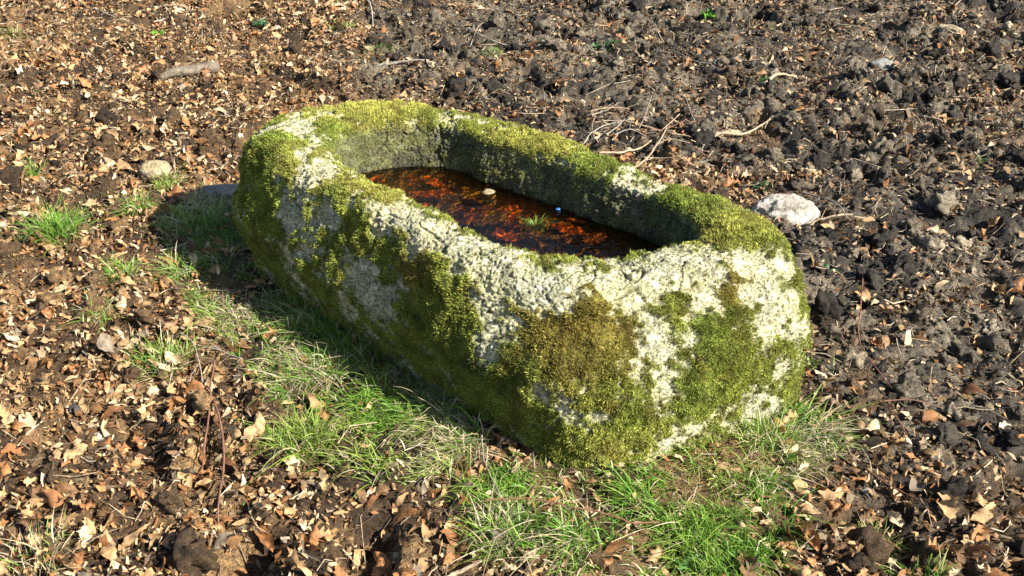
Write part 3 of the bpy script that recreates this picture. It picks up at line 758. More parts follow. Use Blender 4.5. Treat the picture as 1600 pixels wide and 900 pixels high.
def apron():
    P = np.stack([rng.uniform(-1.3, 1.1, 260000), rng.uniform(1.2, 3.5, 260000)], 1)
    x, y = P[:, 0], P[:, 1]
    p3 = np.stack([x, y, 0 * x], 1)
    inl = inpoly(x, y, LEFT_APRON); inf = inpoly(x, y, FRONT_APRON)
    cl = sstep(-0.35, 0.25, noise(p3, 6.5, 141) + 0.9 * noise(p3, 17, 142))
    far = sstep(2.45, 2.75, y)
    k = (inl | inf) & (rng.random(len(x)) < (0.12 + 0.80 * cl) * (1.0 - 0.25 * far)) & off_trough(x, y, -0.02)
    x, y = x[k], y[k]
    p3 = p3[k]
    s, t = to_st(x, y)
    near = np.maximum(np.abs(s) - 0.8, 0) + np.maximum(np.abs(t) - 0.36, 0)
    o = np.stack([x - TC[0], y - TC[1]], 1)
    tq = np.clip(s, -0.7, 0.7)[:, None] * TA
    o = o - tq; o /= np.maximum(np.linalg.norm(o, axis=1, keepdims=True), 1e-6)
    straw = np.clip(0.22 + 0.8 * noise(p3, 4.5, 143), 0.04, 0.75)
    c = gp(1260, 690); straw = np.maximum(straw, 0.6 * np.exp(-((x - c[0]) ** 2 + (y - c[1]) ** 2) / 0.012))
    hgt = 0.45 + 0.6 * sstep(-0.4, 0.4, noise(p3, 6, 144))
    return grass_arrays(x, y, straw, 0.064 * hgt, o, 0.8)
V, F, C = apron()
# stray blades over the rest of the litter
n = 6000
P = view_pts(n); x, y = P[:, 0], P[:, 1]
p3 = np.stack([x, y, 0 * x], 1)
k = (noise(p3, 2.0, 151) + 0.6 * noise(p3, 6, 152) > 0.42 + 0.25 * mud_weight(x, y) - 0.15 * (x < 0)) & off_trough(x, y)
V2, F2, C2 = grass_arrays(x[k], y[k], np.full(k.sum(), 0.3), np.full(k.sum(), 0.04), None, 0.9)
ob("grass", mk("grass", np.concatenate([V, V2]), np.concatenate([F, F2 + len(V)]), M_grass, np.concatenate([C, C2])), "green grass mixed with bleached straw growing round the foot of the trough", None, None, "stuff")

TUFTS = [  # px, py, radius m, blades, length, straw, label
    (95, 375, 0.085, 520, 0.085, 0.06, "big bright green grass tuft standing alone in the sunlit leaf litter"),
    (262, 290, 0.055, 260, 0.05, 0.15, "green grass tuft in front of the rounded yellowish stone"),
    (48, 275, 0.06, 180, 0.055, 0.1, "dark green grass tuft in shade behind the big bright tuft"),
    (155, 500, 0.05, 170, 0.05, 0.3, "small yellowish grass tuft among tan leaves below the big bright tuft"),
    (190, 435, 0.05, 190, 0.07, 0.1, "thin upright green tuft at the edge of the trough's shadow"),
    (225, 345, 0.06, 170, 0.06, 0.12, "sparse grass tuft lying in the trough's shadow beside the flat grey stone"),
    (255, 560, 0.095, 420, 0.06, 0.25, "wide loose grass tuft in sunlit leaves left of the two dark bramble stems"),
    (470, 685, 0.075, 480, 0.075, 0.12, "thick rounded green tuft at the grass edge left of the trough's near corner"),
    (790, 835, 0.08, 460, 0.06, 0.35, "pale tipped grass tuft under the thin brown runner in front of the trough"),
    (1380, 830, 0.055, 150, 0.055, 0.15, "small yellow green tuft on bare crumbly soil at the lower right"),
    (1200, 690, 0.06, 300, 0.062, 0.3, "arching green tuft hugging the near right foot of the trough"),
    (50, 880, 0.09, 240, 0.045, 0.7, "bleached short grass tuft in the bottom left corner"),
    (540, 47, 0.06, 110, 0.05, 0.15, "little grass tuft far behind the trough's far end, farthest of its row"),
    (597, 85, 0.06, 120, 0.06, 0.1, "dark green tuft on the wet ground behind the trough's far end"),
    (770, 85, 0.05, 70, 0.05, 0.1, "few short green blades beside a curved grey twig on dark mud"),
    (20, 60, 0.07, 90, 0.05, 0.3, "thin grass tuft beside the dark hollow at the far left"),
    (1450, 890, 0.05, 120, 0.05, 0.2, "short grass tuft at the bottom edge of the bare soil"),
]
for px, py, r, nb, L, st, lab in TUFTS:
    c = gp(px, py)
    a = rng.uniform(0, 6.283, nb); q = r * np.sqrt(rng.random(nb)) * (0.6 + 0.4 * rng.random(nb))
    x = c[0] + q * np.cos(a); y = c[1] + q * np.sin(a)
    o = np.stack([np.cos(a), np.sin(a)], 1) * (q / r)[:, None]
    V, F, C = grass_arrays(x, y, np.full(nb, st), np.full(nb, L), o, 0.75)
    z0 = gh(*c)[0]
    ob("grass_tuft", mk("grass_tuft", V - np.array([c[0], c[1], z0]), F, M_grass, C), lab, "grass", "grass tufts in the litter", None, (c[0], c[1], z0))

# sprig in the water
c = np.array([TC[0] + 0.02 * TA[0] + 0.06 * TN[0], TC[1] + 0.02 * TA[1] + 0.06 * TN[1]])
c = gp(838, 352, WZ)
nb = 42
a = rng.uniform(0, 6.28, nb); q = 0.022 * rng.random(nb)
hor = np.stack([np.cos(a), np.sin(a)], 1) * rng.uniform(0.2, 1, nb)[:, None]
d = np.concatenate([hor * 0.5, np.ones((nb, 1))], 1); d /= np.linalg.norm(d, axis=1, keepdims=True)
Ls = rng.uniform(0.03, 0.06, nb)
V, F, C = blades(np.stack([q * np.cos(a), q * np.sin(a), np.full(nb, -0.012)], 1), d, Ls, rng.uniform(.0016, .003, nb), np.tile((0.10, 0.20, 0.03), (nb, 1)), np.tile((0.20, 0.32, 0.06), (nb, 1)), np.concatenate([hor * (Ls * .5)[:, None], -(Ls * .4)[:, None]], 1), 4, np.stack([-hor[:, 1], hor[:, 0], 0 * a], 1))
ob("grass_sprig", mk("grass_sprig", V, F, M_grass, C), "small green grass sprig sprouting out of the brown trough water", "grass", None, None, (c[0], c[1], WZ))

# ------------------------------------------------------------------ individual leaves
leaf_me = [mk("dead_leaf", V, F, M_leaf) for V, F in LEAFS]
for i, m in enumerate(leaf_me):
    V, F = LEAFS[i]
def put_leaf(x, y, size, colname, shape, label, group, z=None, tilt=0.3, yaw=None, lift=0.008):
    o = bpy.data.objects.new("dead_leaf", leaf_me[shape])
    COL.objects.link(o)
    zz = gh(x, y)[0] + lift if z is None else z
    o.location = (x, y, zz)
    o.rotation_euler = (rng.normal(0, tilt), rng.normal(0, tilt), rng.uniform(0, 6.28) if yaw is None else yaw)
    o.scale = (size, size, size)
    c = np.array(LCOL[colname]) * rng.uniform(0.85, 1.2)
    o.color = (*c, 1)
    o['label'] = label; o['category'] = 'dead leaf'
    if group: o['group'] = group
    return o
HERO = [  # px, py, size, colour, shape, label
    (1343, 480, .060, 'tan', 9, "smooth tan oval leaf lying alone on dark mud right of the trough"),
    (1550, 352, .062, 'tan', 10, "upturned tan leaf at the right edge of the dark mud"),
    (1455, 372, .050, 'pale', 11, "pale leaf standing on edge between mud clods right of the white stone"),
    (1540, 140, .055, 'russet', 2, "bright orange crumpled leaf on the dark mud at the far right"),
    (1305, 530, .060, 'grey', 3, "grey brown leaf half buried in mud close to the trough's right end"),
    (1395, 568, .048, 'tan', 12, "small tan leaf leaning on a mud clod right of the trough's foot"),
    (1480, 790, .085, 'tan', 4, "big curled tan leaf bridging two clods at the lower right"),
    (1245, 800, .060, 'tan', 1, "lobed tan leaf beside the shaded grass in front of the trough"),
    (1295, 775, .055, 'tan', 13, "tan leaf propped on bare soil right of the front grass"),
    (1370, 680, .060, 'pale', 14, "long pale leaf standing up beside the straw coloured grass"),
    (1395, 690, .055, 'tan', 8, "tan leaf next to the long pale leaf by the straw coloured grass"),
    (1530, 830, .055, 'russet', 9, "russet leaf upright on the crumbly soil in the lower right corner"),
    (1165, 890, .080, 'brown', 2, "brown lobed leaf at the bottom edge below the front grass"),
    (270, 605, .055, 'tan', 10, "tan leaf caught in the wide loose grass tuft"),
    (45, 660, .065, 'pale', 12, "large pale leaf propped up at the left edge above a black hollow"),
    (90, 630, .060, 'tan', 11, "tan oval leaf lying flat near a black pebble at the far left"),
    (210, 660, .055, 'russet', 0, "orange brown crumpled leaf near the white pebble at the left"),
    (260, 345, .050, 'russet', 8, "russet leaf glowing in shade between grass blades by the trough"),
    (310, 345, .055, 'brown', 5, "brown crumpled leaf in the trough's shadow beside the flat grey stone"),
    (268, 415, .050, 'russet', 13, "upright russet leaf in the trough's shadow among thin grass"),
    (480, 575, .040, 'russet', 14, "small orange leaf stuck upright in the straw left of the trough"),
    (710, 860, .050, 'brown', 9, "brown leaf standing in the deep shade below the trough's near corner"),
    (1030, 262, .055, 'russet', 10, "reddish leaf under the brushwood behind the trough"),
    (1125, 325, .045, 'tan', 1, "tan leaf between the trough rim and the white stone"),
    (235, 140, .050, 'russet', 8, "russet leaf beside the weathered piece of log"),
    (80, 25, .060, 'tan', 12, "tan leaf beside the dark hollow at the far left"),
]
for px, py, sz, cn, sh, lab in HERO:
    c = gp(px, py)
    put_leaf(c[0], c[1], sz * 1.1, cn, sh, lab, None, tilt=0.45, lift=0.018)
ADJ = {'tan': 'tan', 'russet': 'russet', 'pale': 'bleached pale', 'brown': 'dark brown', 'grey': 'mud stained grey'}
def zone_of(x, y):
    s, t = to_st(x, y)
    if y > 3.9 and x < -0.5: return "in the litter behind the trough's far end"
    if y > 3.3 and x > -0.5: return "on the ground behind the trough's long back side"
    if x > 0.6 and y > 1.0 and s + 0 * t > -9 and x > 0.75: return "on the mud right of the trough"
    if x < -0.75 and y > 2.2: return "in the litter left of the trough"
    if y <= 2.2 and x < -0.1: return "in the sunlit litter in front of the grassy side"
    return "close round the trough's foot"
cnt = 0
tries = 0
while cnt < 268 and tries < 20000:
    tries += 1
    y = 1.45 + 4.4 * rng.random() ** 1.9; x = rng.uniform(-1, 1) * (0.51 * math.hypot(y, 1.6))
    xa, ya = np.array([x]), np.array([y])
    if not off_trough(xa, ya, 0.04)[0] or inpoly(xa, ya, LEFT_APRON)[0] or inpoly(xa, ya, FRONT_APRON)[0]: continue
    mw = mud_weight(xa, ya)[0]
    if rng.random() < mw * 0.65: continue
    cn = rng.choice(['tan', 'russet', 'pale', 'brown', 'grey'], p=[.42, .24, .12, .17, .05] if mw < .5 else [.35, .15, .1, .2, .2])
    kind = rng.choice(['oak', 'beech', 'torn'], p=[.35, .45, .2])
    sh = {'oak': rng.integers(0, 7), 'beech': rng.integers(7, 15), 'torn': rng.integers(15, 20)}[kind]
    zn = zone_of(x, y)
    lab = f"{ADJ[cn]} {dict(oak='lobed', beech='oval', torn='torn')[kind]} dead leaf {zn}"
    put_leaf(x, y, rng.uniform(0.036, 0.066), cn, int(sh), lab, "dead leaves " + zn, tilt=0.4, lift=0.014)
    cnt += 1
# leaves in the water: soaked flat, just under the surface
LCOL['tea'] = (0.70, 0.20, 0.03); LCOL['teadark'] = (0.36, 0.13, 0.025); LCOL['olive'] = (0.34, 0.22, 0.05)
def flat_leaf(r, ns=14):
    t = np.linspace(0, 1, ns)
    w = np.maximum(r.uniform(.24, .36) * np.sin(np.pi * t ** r.uniform(.7, 1)) ** 0.75 * (0.85 + 0.2 * np.sin(t * r.uniform(15, 28))), 0.01)
    bend = r.uniform(-0.25, 0.25)
    V = np.array([(t[i] - .5, q * w[i] + bend * (t[i] - .5) ** 2, 0.012 * math.sin(9 * t[i] + q) + 0.03 * q * q * w[i]) for i in range(ns) for q in (-1, -.5, 0, .5, 1)])
    i = (np.arange(ns - 1)[:, None] * 5 + np.arange(4)[None, :]).ravel()
    return V, np.stack([i, i + 5, i + 6, i + 1], 1)
soak = [mk("dead_leaf", *flat_leaf(np.random.default_rng(500 + k)), M_leaf) for k in range(9)]
WL = [(600, 262, .13), (640, 268, .12), (590, 275, .10), (640, 288, .14), (680, 284, .11), (625, 300, .13), (665, 305, .10), (700, 320, .13), (735, 300, .09), (745, 330, .11), (770, 345, .13), (800, 335, .12), (825, 352, .10), (720, 345, .10), (865, 348, .12), (890, 362, .11), (850, 370, .10), (930, 372, .10), (690, 300, .08), (790, 365, .11), (660, 330, .09), (905, 345, .09)]
for k, (px, py, sz) in enumerate(WL):
    c = gp(px, py, WZ - 0.015)
    o = bpy.data.objects.new("dead_leaf", soak[k % 9]); COL.objects.link(o)
    o.location = (c[0], c[1], WZ - 0.007 - 0.003 * (k % 5)); o.rotation_euler = (rng.normal(0, .05), rng.normal(0, .05), rng.uniform(0, 6.28)); o.scale = (sz,) * 3
    cn = ['tea', 'olive', 'tea', 'teadark', 'tea', 'olive'][k % 6] if px < 720 else ['olive', 'teadark', 'olive', 'tea'][k % 4]
    o.color = (*(np.array(LCOL[cn]) * rng.uniform(.75, 1.15)), 1)
    nm = {'tea': 'bright orange', 'teadark': 'dark rusty brown', 'olive': 'olive brown'}[cn]
    o['label'] = nm + " soaked leaf under the water of the trough"; o['category'] = 'dead leaf'; o['group'] = nm + " soaked leaves in the trough"

# ------------------------------------------------------------------ stones
def stone(name, px, py, size, mat, label, cat, seed, yaw=0.0, sink=0.25, sub=ICO5, group=None, lump=1.0):
    c = gp(px, py)
    V0, F0 = sub
    d = 1 + lump * (0.30 * noise(V0 + seed, 0.9, seed) + 0.16 * noise(V0 + seed, 2.0, seed + 1) + 0.10 * noise(V0, 4.5, seed + 2) + 0.06 * noise(V0, 10, seed + 3) + 0.03 * noise(V0, 24, seed + 4))
    V = V0 * d[:, None]
    V = np.sign(V) * np.abs(V) ** 0.85 * np.array(size) / 2
    o = ob(name, mk(name, V, F0, mat), label, cat, group, None, (c[0], c[1], gh(*c)[0] + size[2] * (0.5 - sink)), (0, 0, yaw))
    return o
M_white = mat_rock("white_quartz", (0.13, 0.115, 0.095), (0.33, 0.305, 0.26), (0.54, 0.505, 0.44), 20)
M_yell = mat_rock("yellowish_stone", (0.13, 0.105, 0.055), (0.27, 0.22, 0.13), (0.40, 0.345, 0.22), 22)
M_grey = mat_rock("grey_stone", (0.12, 0.12, 0.10), (0.22, 0.22, 0.20), (0.32, 0.32, 0.28), 25)
M_dark = mat_rock("dark_stone", (0.03, 0.03, 0.03), (0.06, 0.06, 0.06), (0.10, 0.10, 0.10), 40)
stone("stone", 1226, 344, (0.215, 0.13, 0.155), M_white, "big white rough stone on the mud behind the trough's right end", "stone", 201, -0.12, 0.22)
stone("stone", 245, 277, (0.115, 0.09, 0.085), M_yell, "rounded yellowish stone half sunk in leaves behind a grass tuft", "stone", 205, 0.2, 0.25, ICO4, None, 0.6)
stone("stone", 342, 305, (0.16, 0.09, 0.06), M_grey, "flat grey green stone touching the far left foot of the trough", "stone", 209, 0.25, 0.3, ICO4, None, 0.6)
stone("stone", 1485, 50, (0.09, 0.15, 0.055), M_yell, "pale elongated stone at the far right edge of the mud", "stone", 213, 0.5, 0.3, ICO4)
stone("pebble", 145, 655, (0.022, 0.028, 0.02), M_white, "small white pebble in the litter at the far left", "pebble", 217, 0.5, 0.1, ICO3)
stone("pebble", 112, 628, (0.03, 0.026, 0.024), M_dark, "small black pebble beside a flat tan oval leaf", "pebble", 219, 0.5, 0.1, ICO3)
stone("pebble", 797, 738, (0.014, 0.014, 0.012), M_white, "tiny white pebble in the dark gap under the near corner", "pebble", 222, 0, 0.0, ICO3)
stone("pebble", 1357, 758, (0.022, 0.018, 0.016), M_white, "glinting pale pebble on bare soil right of the front grass", "pebble", 224, 0, 0.1, ICO3)
stone("pebble", 1000, 700, (0.02, 0.02, 0.014), M_white, "pale chip of stone in the grass against the front end", "pebble", 226, 0, 0.1, ICO3)
stone("stone", 1380, 100, (0.12, 0.09, 0.07), M_grey, "grey stone lump on the dark mud behind the white stone", "stone", 228, 0.1, 0.35, ICO4)
# stones in the trough
def water_stone(px, py, size, mat, label, seed):
    c = gp(px, py, WZ)
    V0, F0 = ICO4
    V = V0 * (1 + 0.2 * noise(V0 + seed, 1.0, seed))[:, None] * np.array(size) / 2
    ob("stone", mk("stone", V, F0, mat), label, "stone", None, None, (c[0], c[1], WZ - size[2] * 0.28))
water_stone(763, 300, (0.045, 0.036, 0.036), M_yell, "small yellowish stone standing out of the trough water", 231)
water_stone(812, 298, (0.035, 0.03, 0.03), M_grey, "grey stone at the water's edge under the trough's inner back wall", 233)
water_stone(855, 310, (0.03, 0.028, 0.025), M_yell, "tiny olive stone by the inner back wall near the blue fleck", 235)
# small blue lump lying at the water surface, material left open
m, nt, bs, out = newmat("fleck_blue"); bs.inputs["Base Color"].default_value = (0.03, 0.12, 0.38, 1); bs.inputs["Roughness"].default_value = 0.35
V0, F0 = ICO3
c = gp(872, 327, WZ)
V = V0 * (1 + 0.25 * noise(V0, 1.3, 9))[:, None] * np.array((0.008, 0.006, 0.003))
ob("blue_fleck", mk("blue_fleck", V, F0, m), "small blue fleck at the surface of the trough water", "scrap", None, None, (c[0], c[1], WZ + 0.001))

# ------------------------------------------------------------------ twigs, sticks, log
def tube(P, R, ns=7, bumpy=0.15, seed=0, kink=0.45):
    P = np.asarray(P, float); n = len(P)
    # resample smooth
    t = np.linspace(0, n - 1, (n - 1) * 8 + 1)
    C = catmull(P, np.minimum(t, n - 1 - 1e-6), False)
    r = np.interp(t, np.arange(n), R)
    jr = np.random.default_rng(seed + 900)
    C = C + np.repeat(jr.normal(size=(len(C) // 3 + 1, 3)), 3, axis=0)[:len(C)] * (r * kink)[:, None]
    r = r * (1 + 0.35 * (jr.random(len(r)) < 0.12))
    T = np.gradient(C, axis=0); T /= np.linalg.norm(T, axis=1, keepdims=True)
    up = np.array([0.13, 0.2, 0.97]); A = np.cross(T, up); A /= np.linalg.norm(A, axis=1, keepdims=True); B = np.cross(T, A)
    a = np.linspace(0, 2 * np.pi, ns, endpoint=False)
    rr = r[:, None] * (1 + bumpy * np.random.default_rng(seed).normal(size=(len(C), ns)))
    V = C[:, None] + A[:, None] * (rr * np.cos(a))[..., None] + B[:, None] * (rr * np.sin(a))[..., None]
    m_ = len(C)
    i = (np.arange(m_ - 1)[:, None] * ns + np.arange(ns)[None]).ravel(); j = (np.arange(m_ - 1)[:, None] * ns + (np.arange(ns)[None] + 1) % ns).ravel()
    F = np.stack([i, j, j + ns, i + ns], 1)
    V = np.concatenate([V.reshape(-1, 3), C[:1], C[-1:]])
    k = np.arange(ns); k2 = (k + 1) % ns
    c0, c1 = m_ * ns, m_ * ns + 1
    T1 = np.stack([k2, k, np.full(ns, c0)], 1); T2 = np.stack([(m_ - 1) * ns + k, (m_ - 1) * ns + k2, np.full(ns, c1)], 1)
    return V, [F, np.concatenate([T1, T2])]
M_pale = mat_wood("pale_wood", (0.15, 0.105, 0.065), (0.38, 0.30, 0.20))
M_gw = mat_wood("grey_wood", (0.13, 0.115, 0.095), (0.30, 0.27, 0.22))
M_bram = mat_wood("bramble_stem", (0.10, 0.045, 0.03), (0.20, 0.10, 0.065))
M_run = mat_wood("brown_runner", (0.11, 0.055, 0.03), (0.20, 0.10, 0.05))
def twig(name, pts, r0, r1, mat, label, lift=0.012, arch=0.0, cat="twig", group="twigs and sticks on the ground", seed=0, ns=7):
    g = np.array([gp(*p) for p in pts])
    n = len(g)
    z = gh(g[:, 0], g[:, 1]) + lift + max(r0, r1) + arch * np.sin(np.linspace(0, np.pi, n))
    # keep above the soil between the points
    P = np.concatenate([g, z[:, None]], 1)
    r0, r1 = r0 * 0.72, r1 * 0.62
    R = np.linspace(r0, r1, n)
    o = P.mean(0)
    V, F = tube(P - o, R, ns, 0.12, seed)
    jr = np.random.default_rng(seed + 400)
    for _ in range(int(jr.integers(1, 4)) if n > 2 else 1):           # snapped side shoots
        i = int(jr.integers(0, n - 1)); f = jr.random()
        b = (P[i] * (1 - f) + P[i + 1] * f) - o
        t = P[i + 1] - P[i]; t = t / np.linalg.norm(t)
        sd = np.array([-t[1], t[0], jr.uniform(-.2, .5)]) * jr.choice([-1, 1])
        L = jr.uniform(0.02, 0.07)
        q = np.array([b, b + (t * .6 + sd * .7) * L * .5, b + (t * .9 + sd * .9) * L])
        V2, F2 = tube(q, np.array([.6, .5, .3]) * min(r0, r1), 5, 0.1, seed + 50 + _)
        F = F + [x + len(V) for x in F2]
        V = np.concatenate([V, V2])
    return ob(name, mk(name, V, F, mat), label, cat, group, None, tuple(o))
TW = [
    ("stick", [(1098, 218), (1130, 211), (1165, 205), (1203, 190)], .011, .006, M_pale, "thick pale stick on the mud at the end of the brushwood", .012),
    ("twig", [(925, 202), (970, 200), (1010, 205), (1060, 212), (1108, 219)], .003, .005, M_pale, "long pale twig running from the brushwood to the thick stick", .03),
    ("twig", [(935, 247), (975, 240), (1005, 225), (1035, 203), (1062, 180)], .006, .003, M_pale, "bent pale twig crossing the brushwood behind the trough", .03),
    ("twig", [(985, 268), (1010, 250), (1030, 225), (1042, 205)], .006, .004, M_pale, "short stout twig leaning over the trough's back rim", .04),
    ("twig", [(905, 232), (925, 215), (945, 205), (985, 200)], .004, .003, M_gw, "grey looping twig at the left of the brushwood", .03),
    ("twig", [(985, 222), (1003, 196), (1012, 172), (1018, 155)], .003, .002, M_gw, "thin grey twig sticking out behind the brushwood", .03),
    ("twig", [(955, 232), (965, 215), (958, 200)], .003, .002, M_pale, "tiny hooked twig inside the brushwood", .03),
    ("twig", [(775, 112), (778, 140), (788, 165), (810, 180), (852, 180)], .004, .003, M_pale, "curved hook shaped pale twig behind the trough's back rim", .015),
    ("twig", [(732, 172), (752, 150), (776, 130)], .0035, .003, M_gw, "straight brown twig leaning by the hooked twig", .015),
    ("twig", [(740, 40), (745, 56), (765, 66), (800, 67), (850, 73)], .0045, .003, M_gw, "curved grey twig lying on the far dark mud", .015),
    ("twig", [(735, 62), (745, 50), (755, 38)], .004, .003, M_gw, "short grey twig crossing the far curved twig", .02),
    ("stick", [(240, 38), (300, 28), (360, 22), (420, 14)], .009, .005, M_gw, "long grey green stick at the far left behind the log", .015),
    ("stick", [(255, 20), (290, 20), (325, 24)], .010, .008, M_pale, "short pale stick beside the long grey green stick", .015),
    ("twig", [(150, 18), (180, 27), (220, 34)], .006, .004, M_gw, "dark forked looking twig near the far left hollow", .015),
    ("twig", [(1022, 42), (1040, 62), (1065, 85), (1100, 98), (1148, 97)], .0045, .003, M_gw, "long thin curving twig on mud at the far right", .015),
    ("stick", [(1192, 142), (1212, 130), (1245, 118)], .012, .007, M_pale, "pale root like stick with green shoots on dark mud", .012),
    ("twig", [(1480, 14), (1495, 6), (1512, -6)], .006, .004, M_pale, "straight pale twig at the top edge far right", .015),
    ("stick", [(1435, 190), (1452, 195), (1470, 200)], .008, .006, M_pale, "stubby pale stick on the mud right of the trough", .012),
    ("twig", [(1250, 308), (1278, 328), (1300, 348), (1318, 368)], .004, .003, M_gw, "thin grey twig lying across the white stone's right edge", .04),
    ("twig", [(1262, 363), (1290, 360), (1328, 356)], .006, .004, M_pale, "pale twig at the foot of the white stone", .015),
    ("twig", [(1375, 318), (1365, 335), (1370, 350)], .003, .002, M_pale, "small straw coloured twig right of the white stone", .012),
    ("bramble_stem", [(337, 572), (332, 620), (325, 665), (312, 730)], .004, .003, M_bram, "dark reddish bramble stem running down through leaves, left of the pair", .03),
    ("bramble_stem", [(338, 640), (350, 690), (348, 740), (342, 800), (338, 870)], .004, .003, M_bram, "longer reddish bramble stem, right of the pair, reaching the bottom litter", .03),
    ("twig", [(285, 535), (305, 550), (318, 600)], .003, .003, M_gw, "grey twig arching over the edge of the wide loose tuft", .03),
    ("runner", [(758, 810), (800, 806), (840, 808), (885, 818), (935, 828), (985, 842), (1028, 842)], .0024, .0034, M_run, "thin brown runner snaking through the front grass", .05),
    ("stick", [(660, 908), (700, 896), (752, 880)], .008, .006, M_pale, "pale broken stick at the bottom edge", .02),
    ("twig", [(752, 690), (756, 720), (762, 745), (785, 790)], .003, .002, M_gw, "thin root in the dark gap below the near corner", .02),
    ("twig", [(1345, 445), (1340, 500), (1340, 540), (1360, 575), (1395, 610)], .0025, .002, M_bram, "long dark wiry stem on mud beside the smooth tan leaf", .02),
    ("twig", [(1378, 632), (1420, 634), (1470, 640)], .003, .002, M_bram, "dark horizontal twig over clods right of the straw grass", .02),
    ("twig", [(1350, 735), (1395, 760), (1440, 790)], .003, .002, M_bram, "wiry twig leading to the big curled tan leaf", .02),
    ("twig", [(1372, 630), (1395, 660), (1415, 690)], .003, .002, M_bram, "thin twig beside the long pale leaf", .02),
    ("twig", [(1300, 285), (1312, 295), (1310, 310)], .003, .002, M_gw, "short grey twig on mud behind the white stone", .02),
    ("twig", [(380, 575), (355, 560), (330, 548)], .003, .002, M_gw, "bleached twig poking from the left grass edge", .03),
    ("twig", [(570, 10), (580, 24), (583, 40)], .008, .005, M_gw, "hooked grey green stick at the top behind the far end", .015),
    ("stick", [(585, 112), (620, 110), (665, 110)], .009, .007, M_gw, "straight mossy stick behind the trough's far end", .012),
]
for k, t in enumerate(TW):
    twig(t[0], t[1], t[2], t[3], t[4], t[5], t[6], seed=k)
# the tangle of fine twigs behind the trough
tr = np.random.default_rng(77)
for k in range(22):
    px, py = tr.uniform(905, 1130), tr.uniform(185, 290)
    if py > 215 + (px - 905) * 0.34: py -= 45
    a = tr.normal(-0.35, 0.8); L = tr.uniform(25, 75); b = a + tr.normal(0, 0.5)
    p = [(px, py), (px + L * .5 * math.cos(a), py + L * .25 * math.sin(a)), (px + L * (.5 * math.cos(a) + .5 * math.cos(b)), py + L * .3 * (math.sin(a) + math.sin(b)))]
    twig("twig", p, .0035, .0022, [M_bram, M_gw, M_pale][k % 3], ["fine dark brown", "fine grey", "fine pale"][k % 3] + " twig tangled in the low brushwood behind the trough", tr.uniform(.01, .04), 0, "twig", "fine twigs of the brushwood", 200 + k)
# many short thin twigs and root ends nobody names one by one
def debris(n=6500):
    Vs, Fs, Cs, off = [], [], [], 0
    P = view_pts(n); k = off_trough(P[:, 0], P[:, 1], 0.03); P = P[k]
    for i, (x, y) in enumerate(P):
        L = rng.lognormal(math.log(0.042), 0.55); a = rng.uniform(0, 6.28); b = a + rng.normal(0, 0.5)
        p = np.array([(x, y), (x + L / 2 * math.cos(a), y + L / 2 * math.sin(a)), (x + L / 2 * math.cos(a) + L / 2 * math.cos(b), y + L / 2 * math.sin(a) + L / 2 * math.sin(b))])
        z = gh(p[:, 0], p[:, 1]) + rng.uniform(0.004, 0.02)
        pp = np.concatenate([p, z[:, None]], 1)
        r = rng.uniform(0.0006, 0.0018)
        dv = np.array([-math.sin(a), math.cos(a), 0]) * r
        rs = [dv, np.array([0, 0, r * 1.3]), -dv, np.array([0, 0, -r])]
        V = np.concatenate([pp[q] + np.array(rs) for q in range(3)])
        F = np.array([(q * 4 + w, q * 4 + (w + 1) % 4, q * 4 + 4 + (w + 1) % 4, q * 4 + 4 + w) for q in range(2) for w in range(4)])
        c = np.array([(0.40, 0.32, 0.2), (0.22, 0.17, 0.12), (0.12, 0.08, 0.055), (0.5, 0.43, 0.3)][rng.integers(0, 4)]) * rng.uniform(0.7, 1.2)
        Vs.append(V); Fs.append(F + off); Cs.append(np.tile(c, (12, 1))); off += 12
    return mk("twig_debris", np.concatenate(Vs), np.concatenate(Fs), M_litter, np.concatenate(Cs))
ob("twig_debris", debris(), "fine broken twig ends and stalks scattered over the ground", None, None, "stuff")

# log
c0, c1 = gp(243, 128), gp(342, 114)
g = np.array([c0, c0 * .7 + c1 * .3, c0 * .35 + c1 * .65, c1])
P = np.concatenate([g, (gh(g[:, 0], g[:, 1]) + np.array([.008, .018, .022, .026]))[:, None]], 1)
o_ = P.mean(0)
V, F = tube(P - o_, [.008, .022, .027, .024], 20, 0.06, 5, 0.05)
ob("log", mk("log", V, F, mat_wood("weathered_log", (0.055, 0.045, 0.032), (0.20, 0.165, 0.12), 55)), "weathered grey brown piece of log lying in the litter", "log", None, None, tuple(o_))

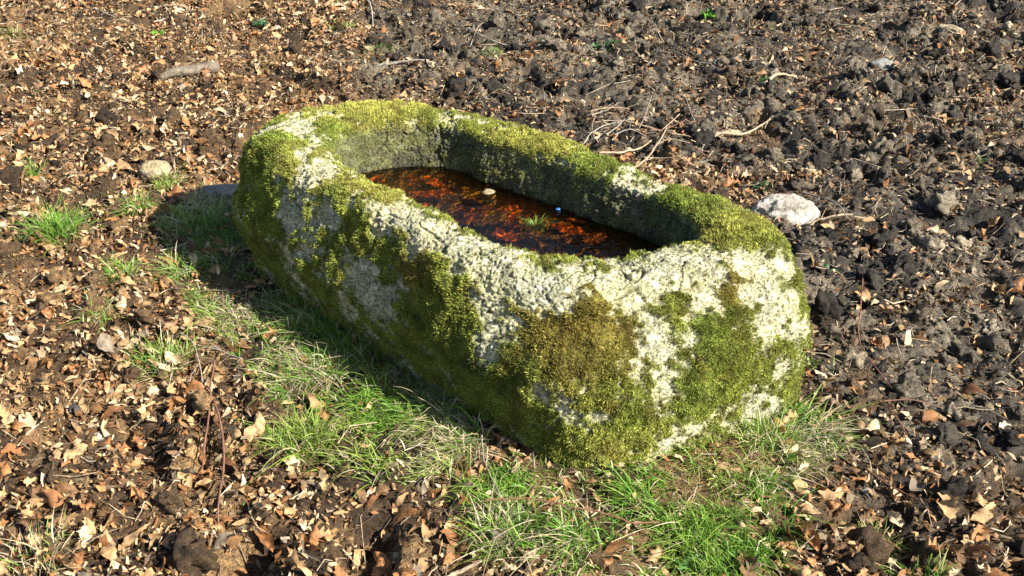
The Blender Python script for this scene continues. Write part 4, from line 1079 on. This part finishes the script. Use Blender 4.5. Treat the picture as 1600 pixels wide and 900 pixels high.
# ------------------------------------------------------------------ small broad leaved weeds
def weed(px, py, nl, size, col, label, up=0.5, seed=0):
    r = np.random.default_rng(300 + seed)
    c = gp(px, py); z0 = gh(*c)[0]
    Vs, Fs, Cs, off = [], [], [], 0
    for k in range(nl):
        V, F = LEAFS[7 + (k + seed) % 8]
        s = size * r.uniform(0.6, 1.1); a = 6.283 * k / nl + r.uniform(-.4, .4)
        v = V.copy(); v[:, 0] += 0.62
        R = rotm(np.array(a), np.array(-up * r.uniform(0.4, 1.2)), np.array(r.normal(0, .3)))
        v = (v * s) @ R.T + np.array([0, 0, 0.012])
        Vs.append(v); Fs.append(F + off); off += len(v); Cs.append(np.tile(np.array(col) * r.uniform(0.75, 1.3), (len(v), 1)))
    ob("weed", mk("weed", np.concatenate(Vs), np.concatenate(Fs), M_grass, np.concatenate(Cs)), label, "weed", "small weeds", None, (c[0], c[1], z0))
weed(1110, 12, 8, .075, (0.10, 0.26, 0.03), "bright green broad leaved weed at the top edge of the mud", .7, 1)
weed(943, 70, 9, .09, (0.06, 0.11, 0.045), "dull green jagged weed on the far dark mud", .35, 2)
weed(408, 42, 7, .07, (0.05, 0.11, 0.05), "dark green flat rosette weed far behind the trough", .25, 3)
weed(246, 53, 5, .045, (0.10, 0.28, 0.03), "tiny vivid green seedling in the far left litter", .6, 4)
weed(1195, 133, 6, .055, (0.06, 0.14, 0.03), "small green weed growing round the root like stick", .4, 5)
weed(1298, 428, 3, .035, (0.05, 0.16, 0.05), "two leafed green seedling on mud right of the trough", .5, 6)
weed(1190, 290, 4, .05, (0.05, 0.12, 0.05), "flat dark green weed on the mud behind the white stone", .2, 7)
weed(1265, 582, 8, .035, (0.20, 0.24, 0.08), "pale green lichen like sprig at the trough's right foot", .8, 8)
weed(270, 10, 6, .06, (0.05, 0.13, 0.03), "dark green weed at the top edge on the left", .4, 9)
weed(1080, 880, 7, .04, (0.06, 0.17, 0.03), "clover like weed at the bottom of the shaded front grass", .3, 10)
weed(10, 165, 5, .06, (0.05, 0.12, 0.04), "flat green weed at the left edge of the far litter", .3, 11)
weed(1530, 250, 4, .05, (0.07, 0.10, 0.03), "drab olive weed on mud at the right edge", .3, 12)
